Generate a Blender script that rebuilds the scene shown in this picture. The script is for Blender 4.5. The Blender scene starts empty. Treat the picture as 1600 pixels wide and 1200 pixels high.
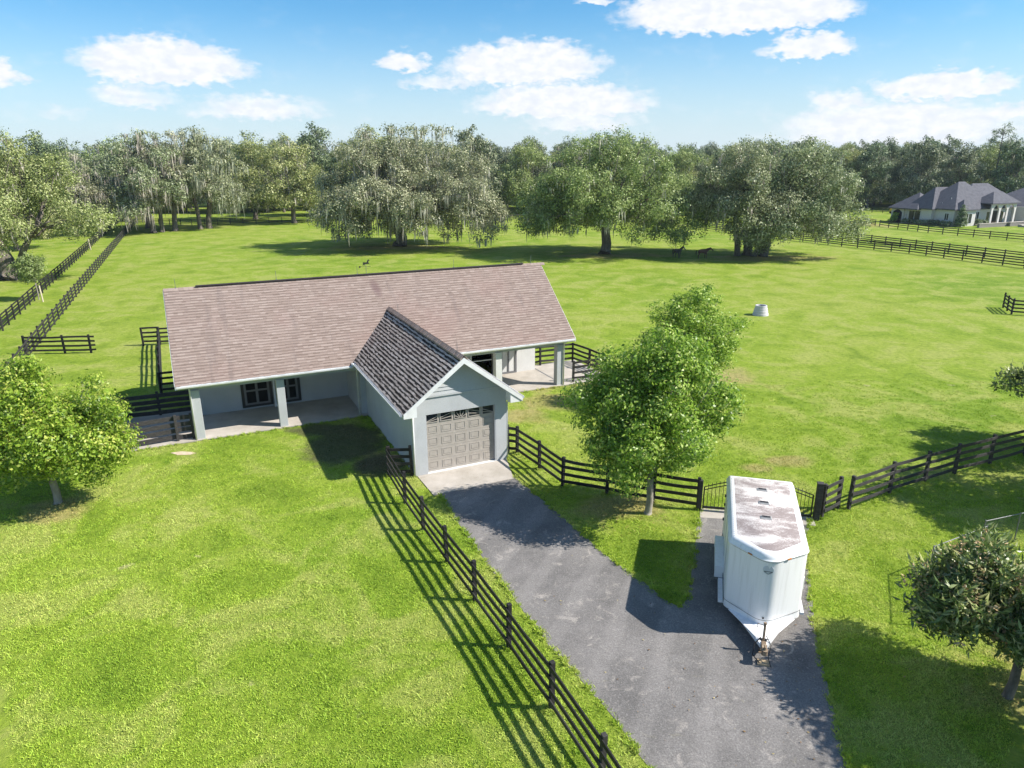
import bpy, math, random
import numpy as np
from mathutils import Vector, Matrix, noise as mnoise

scn = bpy.context.scene
col = scn.collection
R = math.radians

# ------------------------------------------------------------------ camera
PITCH = R(17.7); ROLL = R(0.25)
fw = Vector((0, math.cos(PITCH), -math.sin(PITCH)))
r0 = Vector((1, 0, 0)); u0 = r0.cross(fw)
rt = r0 * math.cos(ROLL) - u0 * math.sin(ROLL)
up = r0 * math.sin(ROLL) + u0 * math.cos(ROLL)
cd = bpy.data.cameras.new('camera'); cam = bpy.data.objects.new('camera', cd); col.objects.link(cam)
cd.sensor_width = 36; cd.lens = 36 * 1090 / 1600; cd.clip_start = 0.5; cd.clip_end = 6000
M = Matrix((rt, up, -fw)).transposed().to_4x4(); M.translation = (0, 0, 13.8)
cam.matrix_world = M
scn.camera = cam

# ------------------------------------------------------------------ sun and view
SUN_DIR = Vector((1, -.12, .923)).normalized()
ld = bpy.data.lights.new('sun', 'SUN'); ld.energy = 5.0; ld.angle = R(0.5); ld.color = (1, .94, .85)
sun = bpy.data.objects.new('sun', ld); col.objects.link(sun)
sun.rotation_euler = SUN_DIR.to_track_quat('Z', 'Y').to_euler(); sun.location = (60, -10, 60)
scn.view_settings.view_transform = 'Standard'; scn.view_settings.look = 'None'
scn.view_settings.gamma = 1; scn.view_settings.exposure = 0.80
scn.render.resolution_x = 1024; scn.render.resolution_y = 768

# ------------------------------------------------------------------ node helpers
class NT:
    def __init__(s, tree): s.t = tree; s.n = tree.nodes; s.l = tree.links
    def new(s, kind, **kw):
        n = s.n.new(kind)
        for k, v in kw.items(): setattr(n, k, v)
        return n
    def put(s, sock, v):
        if isinstance(v, bpy.types.NodeSocket): s.l.new(v, sock)
        elif isinstance(v, bpy.types.Node): s.l.new(v.outputs[0], sock)
        else:
            if isinstance(v, (tuple, list)) and len(v) == 3 and sock.type == 'RGBA': v = (*v, 1)
            sock.default_value = v
    def m(s, op, a, b=0.0, c=None, clamp=False):
        n = s.n.new('ShaderNodeMath'); n.operation = op; n.use_clamp = clamp
        s.put(n.inputs[0], a); s.put(n.inputs[1], b)
        if c is not None: s.put(n.inputs[2], c)
        return n.outputs[0]
    def mix(s, f, a, b, bt='MIX'):
        n = s.n.new('ShaderNodeMix'); n.data_type = 'RGBA'; n.blend_type = bt
        s.put(n.inputs[0], f); s.put(n.inputs[6], a); s.put(n.inputs[7], b)
        return n.outputs[2]
    def noise(s, vec, scale, detail=4, rough=.55, dist=0):
        n = s.n.new('ShaderNodeTexNoise'); n.inputs['Scale'].default_value = scale
        n.inputs['Detail'].default_value = detail; n.inputs['Roughness'].default_value = rough
        n.inputs['Distortion'].default_value = dist
        if vec is not None: s.put(n.inputs['Vector'], vec)
        return n.outputs['Fac']
    def ramp(s, f, stops):
        n = s.n.new('ShaderNodeValToRGB'); e = n.color_ramp.elements
        while len(e) < len(stops): e.new(.5)
        for el, (p, c) in zip(e, stops):
            el.position = p; el.color = (*c, 1) if len(c) == 3 else c
        s.put(n.inputs[0], f)
        return n.outputs[0]
    def sm(s, f, a, b):
        n = s.n.new('ShaderNodeMapRange'); n.interpolation_type = 'SMOOTHSTEP'
        s.put(n.inputs[0], f); n.inputs[1].default_value = a; n.inputs[2].default_value = b
        return n.outputs[0]
    def scale(s, vec, xyz):
        n = s.n.new('ShaderNodeMapping'); n.inputs['Scale'].default_value = xyz; s.put(n.inputs[0], vec)
        return n.outputs[0]

# ------------------------------------------------------------------ world: sky with clouds
world = bpy.data.worlds.new('World'); scn.world = world; world.use_nodes = True
w = NT(world.node_tree); w.n.clear()
out = w.new('ShaderNodeOutputWorld'); bg = w.new('ShaderNodeBackground'); bg.inputs[1].default_value = 0.094
sky = w.new('ShaderNodeTexSky', sky_type='NISHITA'); sky.sun_disc = False
sky.sun_elevation = math.asin(SUN_DIR.z); sky.sun_rotation = math.atan2(SUN_DIR.x, SUN_DIR.y)
sky.air_density = 1.0; sky.dust_density = 0.4; sky.ozone_density = 2.0; sky.altitude = 20
geo = w.new('ShaderNodeTexCoord'); sep = w.new('ShaderNodeSeparateXYZ'); w.l.new(geo.outputs['Generated'], sep.inputs[0])
az = w.m('MULTIPLY', w.m('ARCTAN2', sep.outputs[0], sep.outputs[1]), 57.2958)
el = w.m('MULTIPLY', w.m('ARCSINE', sep.outputs[2]), 57.2958)
comb = w.new('ShaderNodeCombineXYZ'); w.put(comb.inputs[0], az); w.put(comb.inputs[1], w.m('MULTIPLY', el, 1.9))
nz1 = w.noise(comb.outputs[0], .38, 7, .62); nz2 = w.noise(comb.outputs[0], 1.2, 4, .5)
azd = w.m('ADD', az, w.m('MULTIPLY', w.m('SUBTRACT', nz1, .5), 5.5))
eld = w.m('ADD', el, w.m('MULTIPLY', w.m('SUBTRACT', nz2, .5), 1.7))
CL = [(-24.47,6.5,5.4,1.6,1),(-26.37,4.34,3.2,1.0,.6),(-18.79,3.79,5.2,1.05,.62),(-7.92,7.04,2.0,.8,.75),(1.07,6.94,6.0,1.6,1.05),
      (-5.22,5.71,3.9,.7,.55),(4.0,4.35,6.9,1.4,.95),(5.49,2.88,5,.9,.6),(16.18,10.1,7.6,1.7,1.2),(5.97,11.0,1.9,.4,.6),(21.43,7.51,3.4,.9,.9),
      (29.68,4.62,4.0,.95,.95),(23.59,3.92,2,.8,.65),(33.49,2.88,2.4,.7,.7),(27.4,2.2,8.6,1.7,.82),(-33.79,5.47,1.5,1.1,.75),(33.32,4.8,1,.4,.5),(-31.2,3.2,2.4,.5,.4),
      (-48,8,6,2,1),(45,9,7,2,1),(55,5,6,1.5,.8),(-60,5,8,1.5,.8),(0,22,9,4,1),(-30,25,8,4,1),(40,28,9,4,1),(180,15,20,5,1),(-120,18,18,5,1),(110,12,15,4,1)]
tot = None
for a_, e_, ra, re, wt in CL:
    dx = w.m('DIVIDE', w.m('SUBTRACT', azd, a_), ra * 1.3)
    dy0 = w.m('DIVIDE', w.m('SUBTRACT', eld, e_ - re * .25), re * 1.62)
    dy = w.m('MAXIMUM', dy0, w.m('MULTIPLY', dy0, -2.0))
    g_ = w.m('MULTIPLY', w.m('SUBTRACT', 1.0, w.m('ADD', w.m('MULTIPLY', dx, dx), w.m('MULTIPLY', dy, dy)), clamp=True), wt)
    tot = g_ if tot is None else w.m('MAXIMUM', tot, g_)
nz3 = w.noise(comb.outputs[0], .42, 5, .5)
dens = w.m('SUBTRACT', w.m('MULTIPLY', tot, 1.7), w.m('MULTIPLY', nz3, .78))
fac = w.m('MULTIPLY', w.sm(dens, -.08, .8), .97)
thin = w.m('MULTIPLY', w.sm(nz1, .5, .8), w.m('MULTIPLY', w.sm(el, 14, 2), .25))
fac = w.m('MAXIMUM', fac, thin)
# unseen overhead clouds added for a brighter, more neutral fill light
hp = w.scale(geo.outputs['Generated'], (3, 3, 3))
fac = w.m('MAXIMUM', fac, w.m('MULTIPLY', w.sm(w.noise(hp, 1.3, 6, .6), .5, .62), w.m('MULTIPLY', w.sm(el, 17, 26), .7)))
# the clear sky a little bluer, paler at the horizon, with thin haze over it
hz = w.m('MULTIPLY', w.sm(el, 11.5, -1), .85)
blue = w.mix(1.0, sky.outputs[0], (.42, .80, 1.0), 'MULTIPLY')
skyc = w.mix(hz, blue, (5.0, 5.4, 5.85))
cb = w.mix(w.sm(w.noise(comb.outputs[0], .9, 4), .3, .7), (5.4, 5.65, 6.1), (6.5, 6.5, 6.6))
w.put(bg.inputs[0], w.mix(fac, skyc, cb)); w.l.new(bg.outputs[0], out.inputs[0])

# ------------------------------------------------------------------ materials
def mat(name, base, rough=.8, spec=.3, bump=None, metallic=0):
    """base: colour tuple or function(NT, position socket) -> colour socket"""
    m = bpy.data.materials.new(name); m.use_nodes = True
    t = NT(m.node_tree); p = m.node_tree.nodes['Principled BSDF']
    tc = t.new('ShaderNodeTexCoord').outputs['Object']
    p.inputs['Roughness'].default_value = rough; p.inputs['Specular IOR Level'].default_value = spec
    p.inputs['Metallic'].default_value = metallic
    if callable(base): t.put(p.inputs['Base Color'], base(t, tc))
    else:
        n = t.noise(tc, 3.1, 5, .6); d = t.m('ADD', .86, t.m('MULTIPLY', n, .28))
        t.put(p.inputs['Base Color'], t.mix(1.0, base, t.ramp(n, [(.25, (.8, .8, .79)), (.75, (1, 1, 1))]), 'MULTIPLY'))
    if bump:
        b = t.new('ShaderNodeBump'); b.inputs['Strength'].default_value = bump[1]; b.inputs['Distance'].default_value = bump[2]
        t.put(b.inputs['Height'], t.noise(tc, bump[0], 5, .65)); t.l.new(b.outputs[0], p.inputs['Normal'])
    return m

def geo_pos(t): return t.new('ShaderNodeNewGeometry').outputs['Position']

def grass_col(t, tc, blade=False):
    pos = geo_pos(t)
    big = t.noise(pos, .045, 4, .6); mid = t.noise(pos, .33, 5, .62, .6); fine = t.noise(pos, 3.2, 6, .7)
    c = t.ramp(big, [(.32, (.155, .242, .024)), (.5, (.208, .286, .031)), (.68, (.25, .303, .052))])
    c = t.mix(t.m('MULTIPLY', t.sm(mid, .45, .64), .85), c, (.285, .318, .08))
    c = t.mix(t.m('MULTIPLY', t.sm(mid, .5, .3), .55), c, (.10, .17, .014))
    # worn, sandy places: in front of the right bay, by the gate, under the oaks
    sx = t.new('ShaderNodeSeparateXYZ'); t.put(sx.inputs[0], pos)
    def spot(x, y, rx, ry):
        a = t.m('DIVIDE', t.m('SUBTRACT', sx.outputs[0], x), rx); b = t.m('DIVIDE', t.m('SUBTRACT', sx.outputs[1], y), ry)
        return t.m('SUBTRACT', 1.0, t.m('ADD', t.m('MULTIPLY', a, a), t.m('MULTIPLY', b, b)), clamp=True)
    w_ = None
    for s_ in [(3.2, 39.6, 4.2, 2.4), (.8, 37.2, 2.2, 1.8), (13.2, 30.8, 1.9, 1.1), (11.4, 30.1, 1.3, .8), (6.5, 40.5, 3, 2), (7.6, 43.6, 5, 3), (14.5, 15.2, 3.2, 2.4),
               (-19.5, 119.5, 16, 5), (15, 107.5, 13, 4), (38, 104, 14, 5), (4.3, 26.2, 2.6, 1.6), (-19, 26.2, 2.4, 1.6), (-6.6, 31.2, 1.6, 2.2), (7, 45, 14, 5), (80, 160, 5, 12), (11, 25.9, 1.8, .8)]:
        q = spot(*s_); w_ = q if w_ is None else t.m('MAXIMUM', w_, q)
    worn = t.sm(t.m('ADD', t.m('MULTIPLY', w_, 1.0), t.m('MULTIPLY', t.m('SUBTRACT', mid, .5), 1.6)), .3, .95)
    c = t.mix(t.m('MULTIPLY', worn, .62), c, (.32, .25, .12))
    f2 = t.noise(pos, 14, 3, .7)
    c = t.mix(t.m('MULTIPLY', t.sm(t.noise(pos, .9, 3, .5), .70, .76), .5), c, (.42, .37, .22))
    c = t.mix(t.m('MULTIPLY', t.sm(t.noise(pos, 1.7, 4, .6), .60, .72), .45), c, (.085, .16, .012))
    brown_patch = None  # dark brown patches on the ground left of the garage wing
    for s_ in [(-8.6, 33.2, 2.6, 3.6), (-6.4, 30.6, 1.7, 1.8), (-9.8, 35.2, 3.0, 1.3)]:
        q = spot(*s_); brown_patch = q if brown_patch is None else t.m('MAXIMUM', brown_patch, q)
    brown_patch = t.sm(t.m('ADD', brown_patch, t.m('MULTIPLY', t.m('SUBTRACT', t.noise(pos, 1.1, 5, .65), .5), 1.2)), .2, .75)
    c = t.mix(t.m('MULTIPLY', brown_patch, .8), c, (.075, .065, .045))
    if not blade:
        far = t.m('MULTIPLY', fine, t.m('ADD', .5, f2))
        c = t.mix(1.0, c, t.ramp(far, [(.28, (.52, .6, .45)), (.5, (.95, .95, .95)), (.75, (1.22, 1.16, 1.2))]), 'MULTIPLY')
    else:
        ri = t.new('ShaderNodeNewGeometry').outputs['Random Per Island']
        c = t.mix(1.0, c, t.ramp(ri, [(0, (.78, .86, .7)), (.5, (1, 1, 1)), (.85, (1.12, 1.06, 1.0)), (1, (1.35, 1.12, 1.35))]), 'MULTIPLY')
        c = t.mix(1.0, c, (1.96, 1.98, 2.2), 'MULTIPLY')
    return c
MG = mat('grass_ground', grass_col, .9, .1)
t = NT(MG.node_tree); b = t.new('ShaderNodeBump'); b.inputs['Strength'].default_value = .7; b.inputs['Distance'].default_value = .12
pp = geo_pos(t); t.put(b.inputs['Height'], t.m('ADD', t.noise(pp, 5, 6, .75), t.m('MULTIPLY', t.noise(pp, .6, 3), .8)))
t.l.new(b.outputs[0], MG.node_tree.nodes['Principled BSDF'].inputs['Normal'])

def leafmat(name, stops, trans=.25, rough=.5, vscale=.6, spec=.35):
    m = bpy.data.materials.new(name); m.use_nodes = True; t = NT(m.node_tree)
    p = m.node_tree.nodes['Principled BSDF']; o = m.node_tree.nodes['Material Output']
    tc = t.new('ShaderNodeTexCoord').outputs['Object']
    ri = t.new('ShaderNodeNewGeometry').outputs['Random Per Island']
    n = t.noise(tc, vscale, 3, .6)
    f = t.m('ADD', t.m('MULTIPLY', t.m('SUBTRACT', n, .5), 1.5), ri, clamp=True)
    c = t.ramp(f, stops)
    oi = t.new('ShaderNodeObjectInfo').outputs['Random']
    c = t.mix(1.0, c, t.ramp(oi, [(0, (.85, .95, .8)), (1, (1.12, 1.04, 1.05))]), 'MULTIPLY')
    t.put(p.inputs['Base Color'], c); p.inputs['Roughness'].default_value = rough; p.inputs['Specular IOR Level'].default_value = spec
    tr = t.new('ShaderNodeBsdfTranslucent'); t.put(tr.inputs[0], c)
    mx = t.new('ShaderNodeMixShader'); mx.inputs[0].default_value = trans
    t.l.new(p.outputs[0], mx.inputs[1]); t.l.new(tr.outputs[0], mx.inputs[2]); t.l.new(mx.outputs[0], o.inputs[0])
    return m

def shingle_col(base_dark, base_mid, base_light):
    def f(t, tc):
        ri = t.new('ShaderNodeNewGeometry').outputs['Random Per Island']
        big = t.noise(tc, .35, 4, .6)
        c = t.ramp(ri, [(0, base_dark), (.5, base_mid), (1, base_light)])
        c = t.mix(t.m('MULTIPLY', t.sm(big, .45, .7), .28), c, (.26, .17, .155))
        streak = t.noise(t.scale(tc, (1.2, .12, .12)), 1.3, 4)
        c = t.mix(t.m('MULTIPLY', t.sm(streak, .56, .75), .3), c, (.12, .1, .1))
        g = t.noise(tc, 40, 3, .8)
        c = t.mix(1.0, c, t.ramp(g, [(.3, (.75, .75, .75)), (.7, (1.15, 1.15, 1.15))]), 'MULTIPLY')
        sx = t.new('ShaderNodeSeparateXYZ'); t.put(sx.inputs[0], tc)   # dark mark below the weathervane
        a = t.m('DIVIDE', t.m('SUBTRACT', sx.outputs[0], t.m('ADD', 10.8, t.m('MULTIPLY', t.m('SUBTRACT', 4.2, sx.outputs[1]), .15))), .35)
        b_ = t.m('DIVIDE', t.m('SUBTRACT', sx.outputs[1], 3.75), .65)
        q = t.m('SUBTRACT', 1.0, t.m('ADD', t.m('MULTIPLY', a, a), t.m('MULTIPLY', b_, b_)), clamp=True)
        return t.mix(t.m('MULTIPLY', q, .75), c, (.13, .085, .085))
    return f
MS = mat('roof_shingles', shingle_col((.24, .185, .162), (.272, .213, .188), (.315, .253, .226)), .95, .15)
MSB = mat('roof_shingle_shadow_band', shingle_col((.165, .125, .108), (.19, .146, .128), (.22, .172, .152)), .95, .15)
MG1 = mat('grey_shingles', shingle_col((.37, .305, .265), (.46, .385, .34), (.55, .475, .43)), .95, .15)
MG2 = mat('grey_shingle_shadow_band', shingle_col((.028, .022, .02), (.04, .033, .03), (.065, .055, .05)), .95, .1)  # both band materials paint the shade lines between courses into the shingle colour
MSD = mat('roof_shingles_far', lambda t, tc: t.ramp(t.noise(tc, 1.5, 5, .7), [(.3, (.075, .075, .09)), (.7, (.125, .125, .145))]), .9, .2)
def asphalt(t, tc):
    pos = geo_pos(t)
    n1 = t.noise(pos, .5, 5, .6); n2 = t.noise(pos, 22, 4, .8); n3 = t.noise(pos, 1.4, 6, .7, .8)
    c = t.ramp(n1, [(.3, (.12, .115, .112)), (.7, (.215, .203, .196))])
    c = t.mix(t.m('MULTIPLY', t.sm(n3, .55, .70), .7), c, (.36, .33, .30))
    c = t.mix(t.m('MULTIPLY', t.sm(t.noise(pos, .9, 5, .7, 1.5), .62, .74), .35), c, (.25, .235, .15))
    wv = t.new('ShaderNodeTexWave'); wv.wave_type = 'BANDS'; wv.inputs['Scale'].default_value = .2; wv.inputs['Distortion'].default_value = 1.4; wv.inputs['Detail'].default_value = 3
    mp = t.new('ShaderNodeMapping'); mp.inputs['Rotation'].default_value = (0, 0, R(22)); t.put(mp.inputs[0], pos); t.put(wv.inputs['Vector'], mp.outputs[0])
    c = t.mix(t.m('MULTIPLY', t.sm(wv.outputs['Fac'], .55, .95), .28), c, (.27, .255, .245))
    cr = t.new('ShaderNodeTexVoronoi'); cr.feature = 'DISTANCE_TO_EDGE'; cr.inputs['Scale'].default_value = .55
    nv = t.new('ShaderNodeTexNoise'); nv.inputs['Scale'].default_value = 1.5; nv.inputs['Detail'].default_value = 5; t.put(nv.inputs['Vector'], pos)
    vm = t.new('ShaderNodeVectorMath', operation='ADD'); t.put(vm.inputs[0], pos); t.put(vm.inputs[1], nv.outputs['Color']); t.put(cr.inputs['Vector'], vm.outputs[0])
    crk = t.m('MULTIPLY', t.sm(cr.outputs['Distance'], .02, .004), t.sm(n1, .45, .6))
    c = t.mix(t.m('MULTIPLY', crk, .22), c, (.05, .048, .045))
    c = t.mix(1.0, c, t.ramp(n2, [(.3, (.6, .6, .6)), (.7, (1.4, 1.4, 1.4))]), 'MULTIPLY')
    vo = t.new('ShaderNodeTexVoronoi'); vo.inputs['Scale'].default_value = 30; t.put(vo.inputs['Vector'], pos)
    ch = t.new('ShaderNodeSeparateColor'); t.put(ch.inputs[0], vo.outputs['Color'])
    return t.mix(t.m('MULTIPLY', t.sm(ch.outputs[0], .93, .96), .3), c, (.36, .35, .33))
MA = mat('asphalt', asphalt, .92, .2, (60, .6, .02))
def concrete(t, tc):
    pos = geo_pos(t)
    c = t.ramp(t.noise(pos, .8, 5, .65), [(.3, (.33, .3, .26)), (.7, (.47, .43, .39))])
    c = t.mix(t.m('MULTIPLY', t.sm(t.noise(pos, 2.1, 5, .7, 1), .55, .75), .4), c, (.23, .19, .14))
    return t.mix(1.0, c, t.ramp(t.noise(pos, 30, 3, .7), [(.3, (.88, .88, .88)), (.7, (1.08, 1.08, 1.08))]), 'MULTIPLY')
MC = mat('concrete', concrete, .9, .2, (25, .3, .01))
def stucco(cc):
    def f(t, tc):
        c = t.mix(t.sm(t.noise(tc, .7, 5, .6), .35, .7), cc, tuple(x * .9 for x in cc))
        s2 = t.noise(t.scale(tc, (3, 3, .35)), 2, 4)
        c = t.mix(t.m('MULTIPLY', t.sm(s2, .55, .8), .25), c, tuple(x * .7 for x in cc))
        return t.mix(1.0, c, t.ramp(t.noise(tc, 30, 3, .7), [(.3, (.9, .9, .9)), (.7, (1.07, 1.07, 1.07))]), 'MULTIPLY')
    return f
MW = mat('blue_grey_stucco', stucco((.44, .455, .475)), .9, .2, (45, .35, .01))
MWP = mat('pale_stucco', stucco((.60, .60, .60)), .9, .2, (45, .35, .01))
MT = mat('white_trim', (.72, .73, .74), .55, .3)
MDOOR = mat('taupe_door_paint', (.39, .355, .32), .6, .3)
MWIN = mat('dark_glass', lambda t, tc: t.mix(t.noise(tc, 2, 2), (.01, .014, .018), (.03, .035, .04)), .12, .5)
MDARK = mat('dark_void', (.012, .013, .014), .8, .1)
MFR = mat('grey_joinery', (.17, .17, .18), .6, .3)
def board(t, tc):
    pos = geo_pos(t); oi = t.new('ShaderNodeObjectInfo').outputs['Random']
    c = t.ramp(t.noise(t.scale(tc, (1, 1, 6)), 5, 5, .7), [(.3, (.008, .008, .009)), (.6, (.022, .020, .020)), (.8, (.05, .045, .043))])
    c = t.mix(t.m('MULTIPLY', t.sm(t.noise(pos, 2.2, 4, .7), .55, .75), .5), c, (.06, .055, .055))
    return t.mix(t.m('MULTIPLY', t.sm(oi, .55, 1), .4), c, (.07, .065, .062))
MB_ = mat('black_painted_wood', board, .7, .35)
def board2(t, tc):
    return t.ramp(t.noise(t.scale(tc, (1, 1, 6)), 5, 5, .7), [(.3, (.02, .02, .021)), (.6, (.06, .055, .055)), (.85, (.16, .15, .15))])
MBW = mat('weathered_black_wood', board2, .8, .3)
MIRON = mat('black_iron', (.015, .015, .017), .45, .5)
MGALV = mat('galvanised_steel', (.19, .195, .2), .6, .4, metallic=.3)
MWIRE = mat('chain_wire', (.12, .125, .13), .6, .3)
def bark(a, b_):
    return lambda t, tc: t.ramp(t.noise(t.scale(tc, (1, 1, .3)), 4, 6, .7), [(.3, a), (.7, b_)])
MBARK = mat('grey_bark', bark((.07, .06, .05), (.24, .21, .18)), .95, .1, (8, .8, .05))
MBARKL = mat('pale_bark', bark((.16, .14, .12), (.40, .37, .32)), .95, .1, (12, .6, .03))
MOAK = leafmat('oak_leaves', [(0, (.10, .125, .06)), (.35, (.22, .255, .13)), (.7, (.36, .39, .225)), (1, (.56, .57, .40))], .32, .42, .35)
MOAKY = leafmat('oak_leaves_lush', [(0, (.11, .145, .045)), (.35, (.24, .295, .095)), (.7, (.38, .43, .17)), (1, (.56, .58, .30))], .32, .42, .35)
MWOOD = leafmat('wood_leaves', [(0, (.07, .10, .055)), (.4, (.145, .19, .10)), (.75, (.25, .3, .165)), (1, (.42, .45, .30))], .28, .5, .25)
MFOL1 = leafmat('broadleaf_foliage', [(0, (.09, .18, .02)), (.4, (.23, .38, .045)), (.75, (.38, .54, .075)), (1, (.6, .68, .22))], .45, .42, 1.1, .45)
MFOL2 = leafmat('yellow_green_foliage', [(0, (.11, .19, .018)), (.35, (.21, .35, .034)), (.7, (.34, .49, .055)), (1, (.58, .64, .15))], .45, .42, 1.1, .45)
MLOQ = leafmat('loquat_foliage', [(0, (.07, .115, .04)), (.45, (.16, .22, .07)), (.8, (.32, .36, .13)), (1, (.6, .54, .3))], .38, .36, .9, .6)
MFLO = leafmat('buff_blossom', [(0, (.38, .26, .12)), (.5, (.55, .38, .22)), (1, (.65, .5, .34))], .2, .7, 1)
MTWIG = mat('bare_twigs', (.3, .27, .23), .9, .1)
MMOSS = leafmat('moss', [(0, (.26, .245, .21)), (.5, (.42, .395, .345)), (1, (.62, .59, .53))], .3, .8, .5)
MWHITE = mat('trailer_white', lambda t, tc: t.mix(t.m('MULTIPLY', t.sm(t.noise(t.scale(tc, (4, 4, .25)), 2, 5, .65), .45, .75), .5), (.77, .775, .79), (.55, .55, .54)), .35, .5)
def trroof(t, tc):
    n1 = t.noise(t.scale(tc, (.5, 1.1, 1)), 1.5, 7, .72, .6); n2 = t.noise(tc, 22, 4, .8)
    f = t.sm(t.m('ADD', n1, t.m('MULTIPLY', t.m('SUBTRACT', n2, .5), .5)), .34, .62)
    return t.mix(t.m('MULTIPLY', f, .85), (.70, .66, .64), (.17, .13, .125))
MTR = mat('dirty_trailer_roof', trroof, .8, .2)
MRUB = mat('rubber', (.02, .02, .021), .8, .2)
MRUST = mat('rusty_steel', lambda t, tc: t.ramp(t.noise(tc, 9, 4, .7), [(.35, (.09, .05, .03)), (.65, (.35, .28, .2))]), .8, .3)
MAMB = mat('amber_plastic', (.5, .17, .03), .4, .5)
MYEL = mat('yellow_paint', (.65, .47, .03), .4, .5)
MHW = mat('house_white_stucco', (.66, .63, .62), .9, .2)
MSAND = mat('pale_sand', lambda t, tc: t.ramp(t.noise(tc, 5, 5, .7), [(.3, (.42, .33, .22)), (.7, (.6, .5, .38))]), .95, .1)
MLITT = leafmat('fallen_leaf', [(0, (.12, .06, .03)), (.5, (.25, .15, .07)), (1, (.45, .36, .15))], .1, .8, 1)

# ------------------------------------------------------------------ mesh helpers
def empty(name, loc=(0, 0, 0), rz=0):
    o = bpy.data.objects.new(name, None); col.objects.link(o); o.empty_display_size = .3
    o.location = loc; o.rotation_euler = (0, 0, rz); return o
def tag(o, label=None, cat=None, group=None, kind=None):
    if label: o['label'] = label
    if cat: o['category'] = cat
    if group: o['group'] = group
    if kind: o['kind'] = kind
    return o
def link(name, me, parent=None):
    o = bpy.data.objects.new(name, me); col.objects.link(o)
    if parent: o.parent = parent
    return o
class MB:
    def __init__(s): s.v = []; s.f = []; s.mi = []; s.cur = 0
    def add(s, vs, fs):
        n = len(s.v); s.v += [tuple(v) for v in vs]; s.f += [tuple(i + n for i in f) for f in fs]; s.mi += [s.cur] * len(fs); return s
    def box(s, lo, hi):
        (a, b, c), (d, e, f) = lo, hi
        return s.add([(a, b, c), (d, b, c), (d, e, c), (a, e, c), (a, b, f), (d, b, f), (d, e, f), (a, e, f)],
                     [(0, 3, 2, 1), (4, 5, 6, 7), (0, 1, 5, 4), (1, 2, 6, 5), (2, 3, 7, 6), (3, 0, 4, 7)])
    def bar(s, p, q, wd, ht, side=None):
        p = Vector(p); q = Vector(q); d = (q - p).normalized()
        sd = Vector(side) if side else d.cross(Vector((0, 0, 1)))
        if sd.length < 1e-4: sd = Vector((1, 0, 0))
        sd.normalize(); u_ = sd.cross(d).normalized()
        vs = [x + sd * a * wd / 2 + u_ * b_ * ht / 2 for x in (p, q) for a, b_ in ((-1, -1), (1, -1), (1, 1), (-1, 1))]
        return s.add(vs, [(0, 1, 2, 3), (7, 6, 5, 4), (0, 4, 5, 1), (1, 5, 6, 2), (2, 6, 7, 3), (3, 7, 4, 0)])
    def tube(s, pts, rad, n=8, cap=True):
        pts = [Vector(p) for p in pts]; rings = []
        if not isinstance(rad, (list, tuple)): rad = [rad] * len(pts)
        ref = Vector((.3, .9, .2)); vs = []
        for i, p in enumerate(pts):
            d = (pts[min(i + 1, len(pts) - 1)] - pts[max(i - 1, 0)]).normalized()
            a = d.cross(ref); a = a.normalized() if a.length > 1e-3 else d.orthogonal().normalized(); b_ = d.cross(a)
            vs += [p + (a * math.cos(2 * math.pi * k / n) + b_ * math.sin(2 * math.pi * k / n)) * rad[i] for k in range(n)]
        fs = [(i * n + k, i * n + (k + 1) % n, (i + 1) * n + (k + 1) % n, (i + 1) * n + k) for i in range(len(pts) - 1) for k in range(n)]
        if cap: fs += [tuple(range(n))[::-1], tuple((len(pts) - 1) * n + k for k in range(n))]
        return s.add(vs, fs)
    def prism(s, poly, z0, z1):
        n = len(poly)
        vs = [(x, y, z0) for x, y in poly] + [(x, y, z1) for x, y in poly]
        return s.add(vs, [tuple(range(n))[::-1], tuple(range(n, 2 * n))] + [(i, (i + 1) % n, n + (i + 1) % n, n + i) for i in range(n)])
    def lathe(s, prof, c=(0, 0, 0), n=20):
        vs = [(c[0] + r_ * math.cos(2 * math.pi * k / n), c[1] + r_ * math.sin(2 * math.pi * k / n), c[2] + z_) for r_, z_ in prof for k in range(n)]
        return s.add(vs, [(i * n + k, i * n + (k + 1) % n, (i + 1) * n + (k + 1) % n, (i + 1) * n + k) for i in range(len(prof) - 1) for k in range(n)])
    def build(s, name, mats, parent=None, smooth=False, bevel=0, loc=None):
        me = bpy.data.meshes.new(name); me.from_pydata(s.v, [], s.f)
        if not isinstance(mats, (list, tuple)): mats = [mats]
        for m_ in mats: me.materials.append(m_)
        if len(mats) > 1: me.polygons.foreach_set('material_index', s.mi)
        if smooth: me.polygons.foreach_set('use_smooth', [True] * len(me.polygons))
        me.update(); o = link(name, me, parent)
        if bevel:
            b_ = o.modifiers.new('bevel', 'BEVEL'); b_.width = bevel; b_.segments = 2; b_.limit_method = 'ANGLE'
        if loc: o.location = loc
        return o
def npmesh(name, V, n_per, mats, mi=None):
    """V: (faces*n_per, 3) array, separate polygons"""
    nf = len(V) // n_per; me = bpy.data.meshes.new(name)
    me.vertices.add(len(V)); me.vertices.foreach_set('co', np.ascontiguousarray(V, dtype=np.float32).ravel())
    me.loops.add(len(V)); me.loops.foreach_set('vertex_index', np.arange(len(V), dtype=np.int32))
    me.polygons.add(nf); me.polygons.foreach_set('loop_start', np.arange(nf, dtype=np.int32) * n_per)
    me.polygons.foreach_set('loop_total', np.full(nf, n_per, dtype=np.int32))
    for m_ in (mats if isinstance(mats, (list, tuple)) else [mats]): me.materials.append(m_)
    if mi is not None: me.polygons.foreach_set('material_index', mi.astype(np.int32))
    me.update(calc_edges=True); me.validate(); return me

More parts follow.
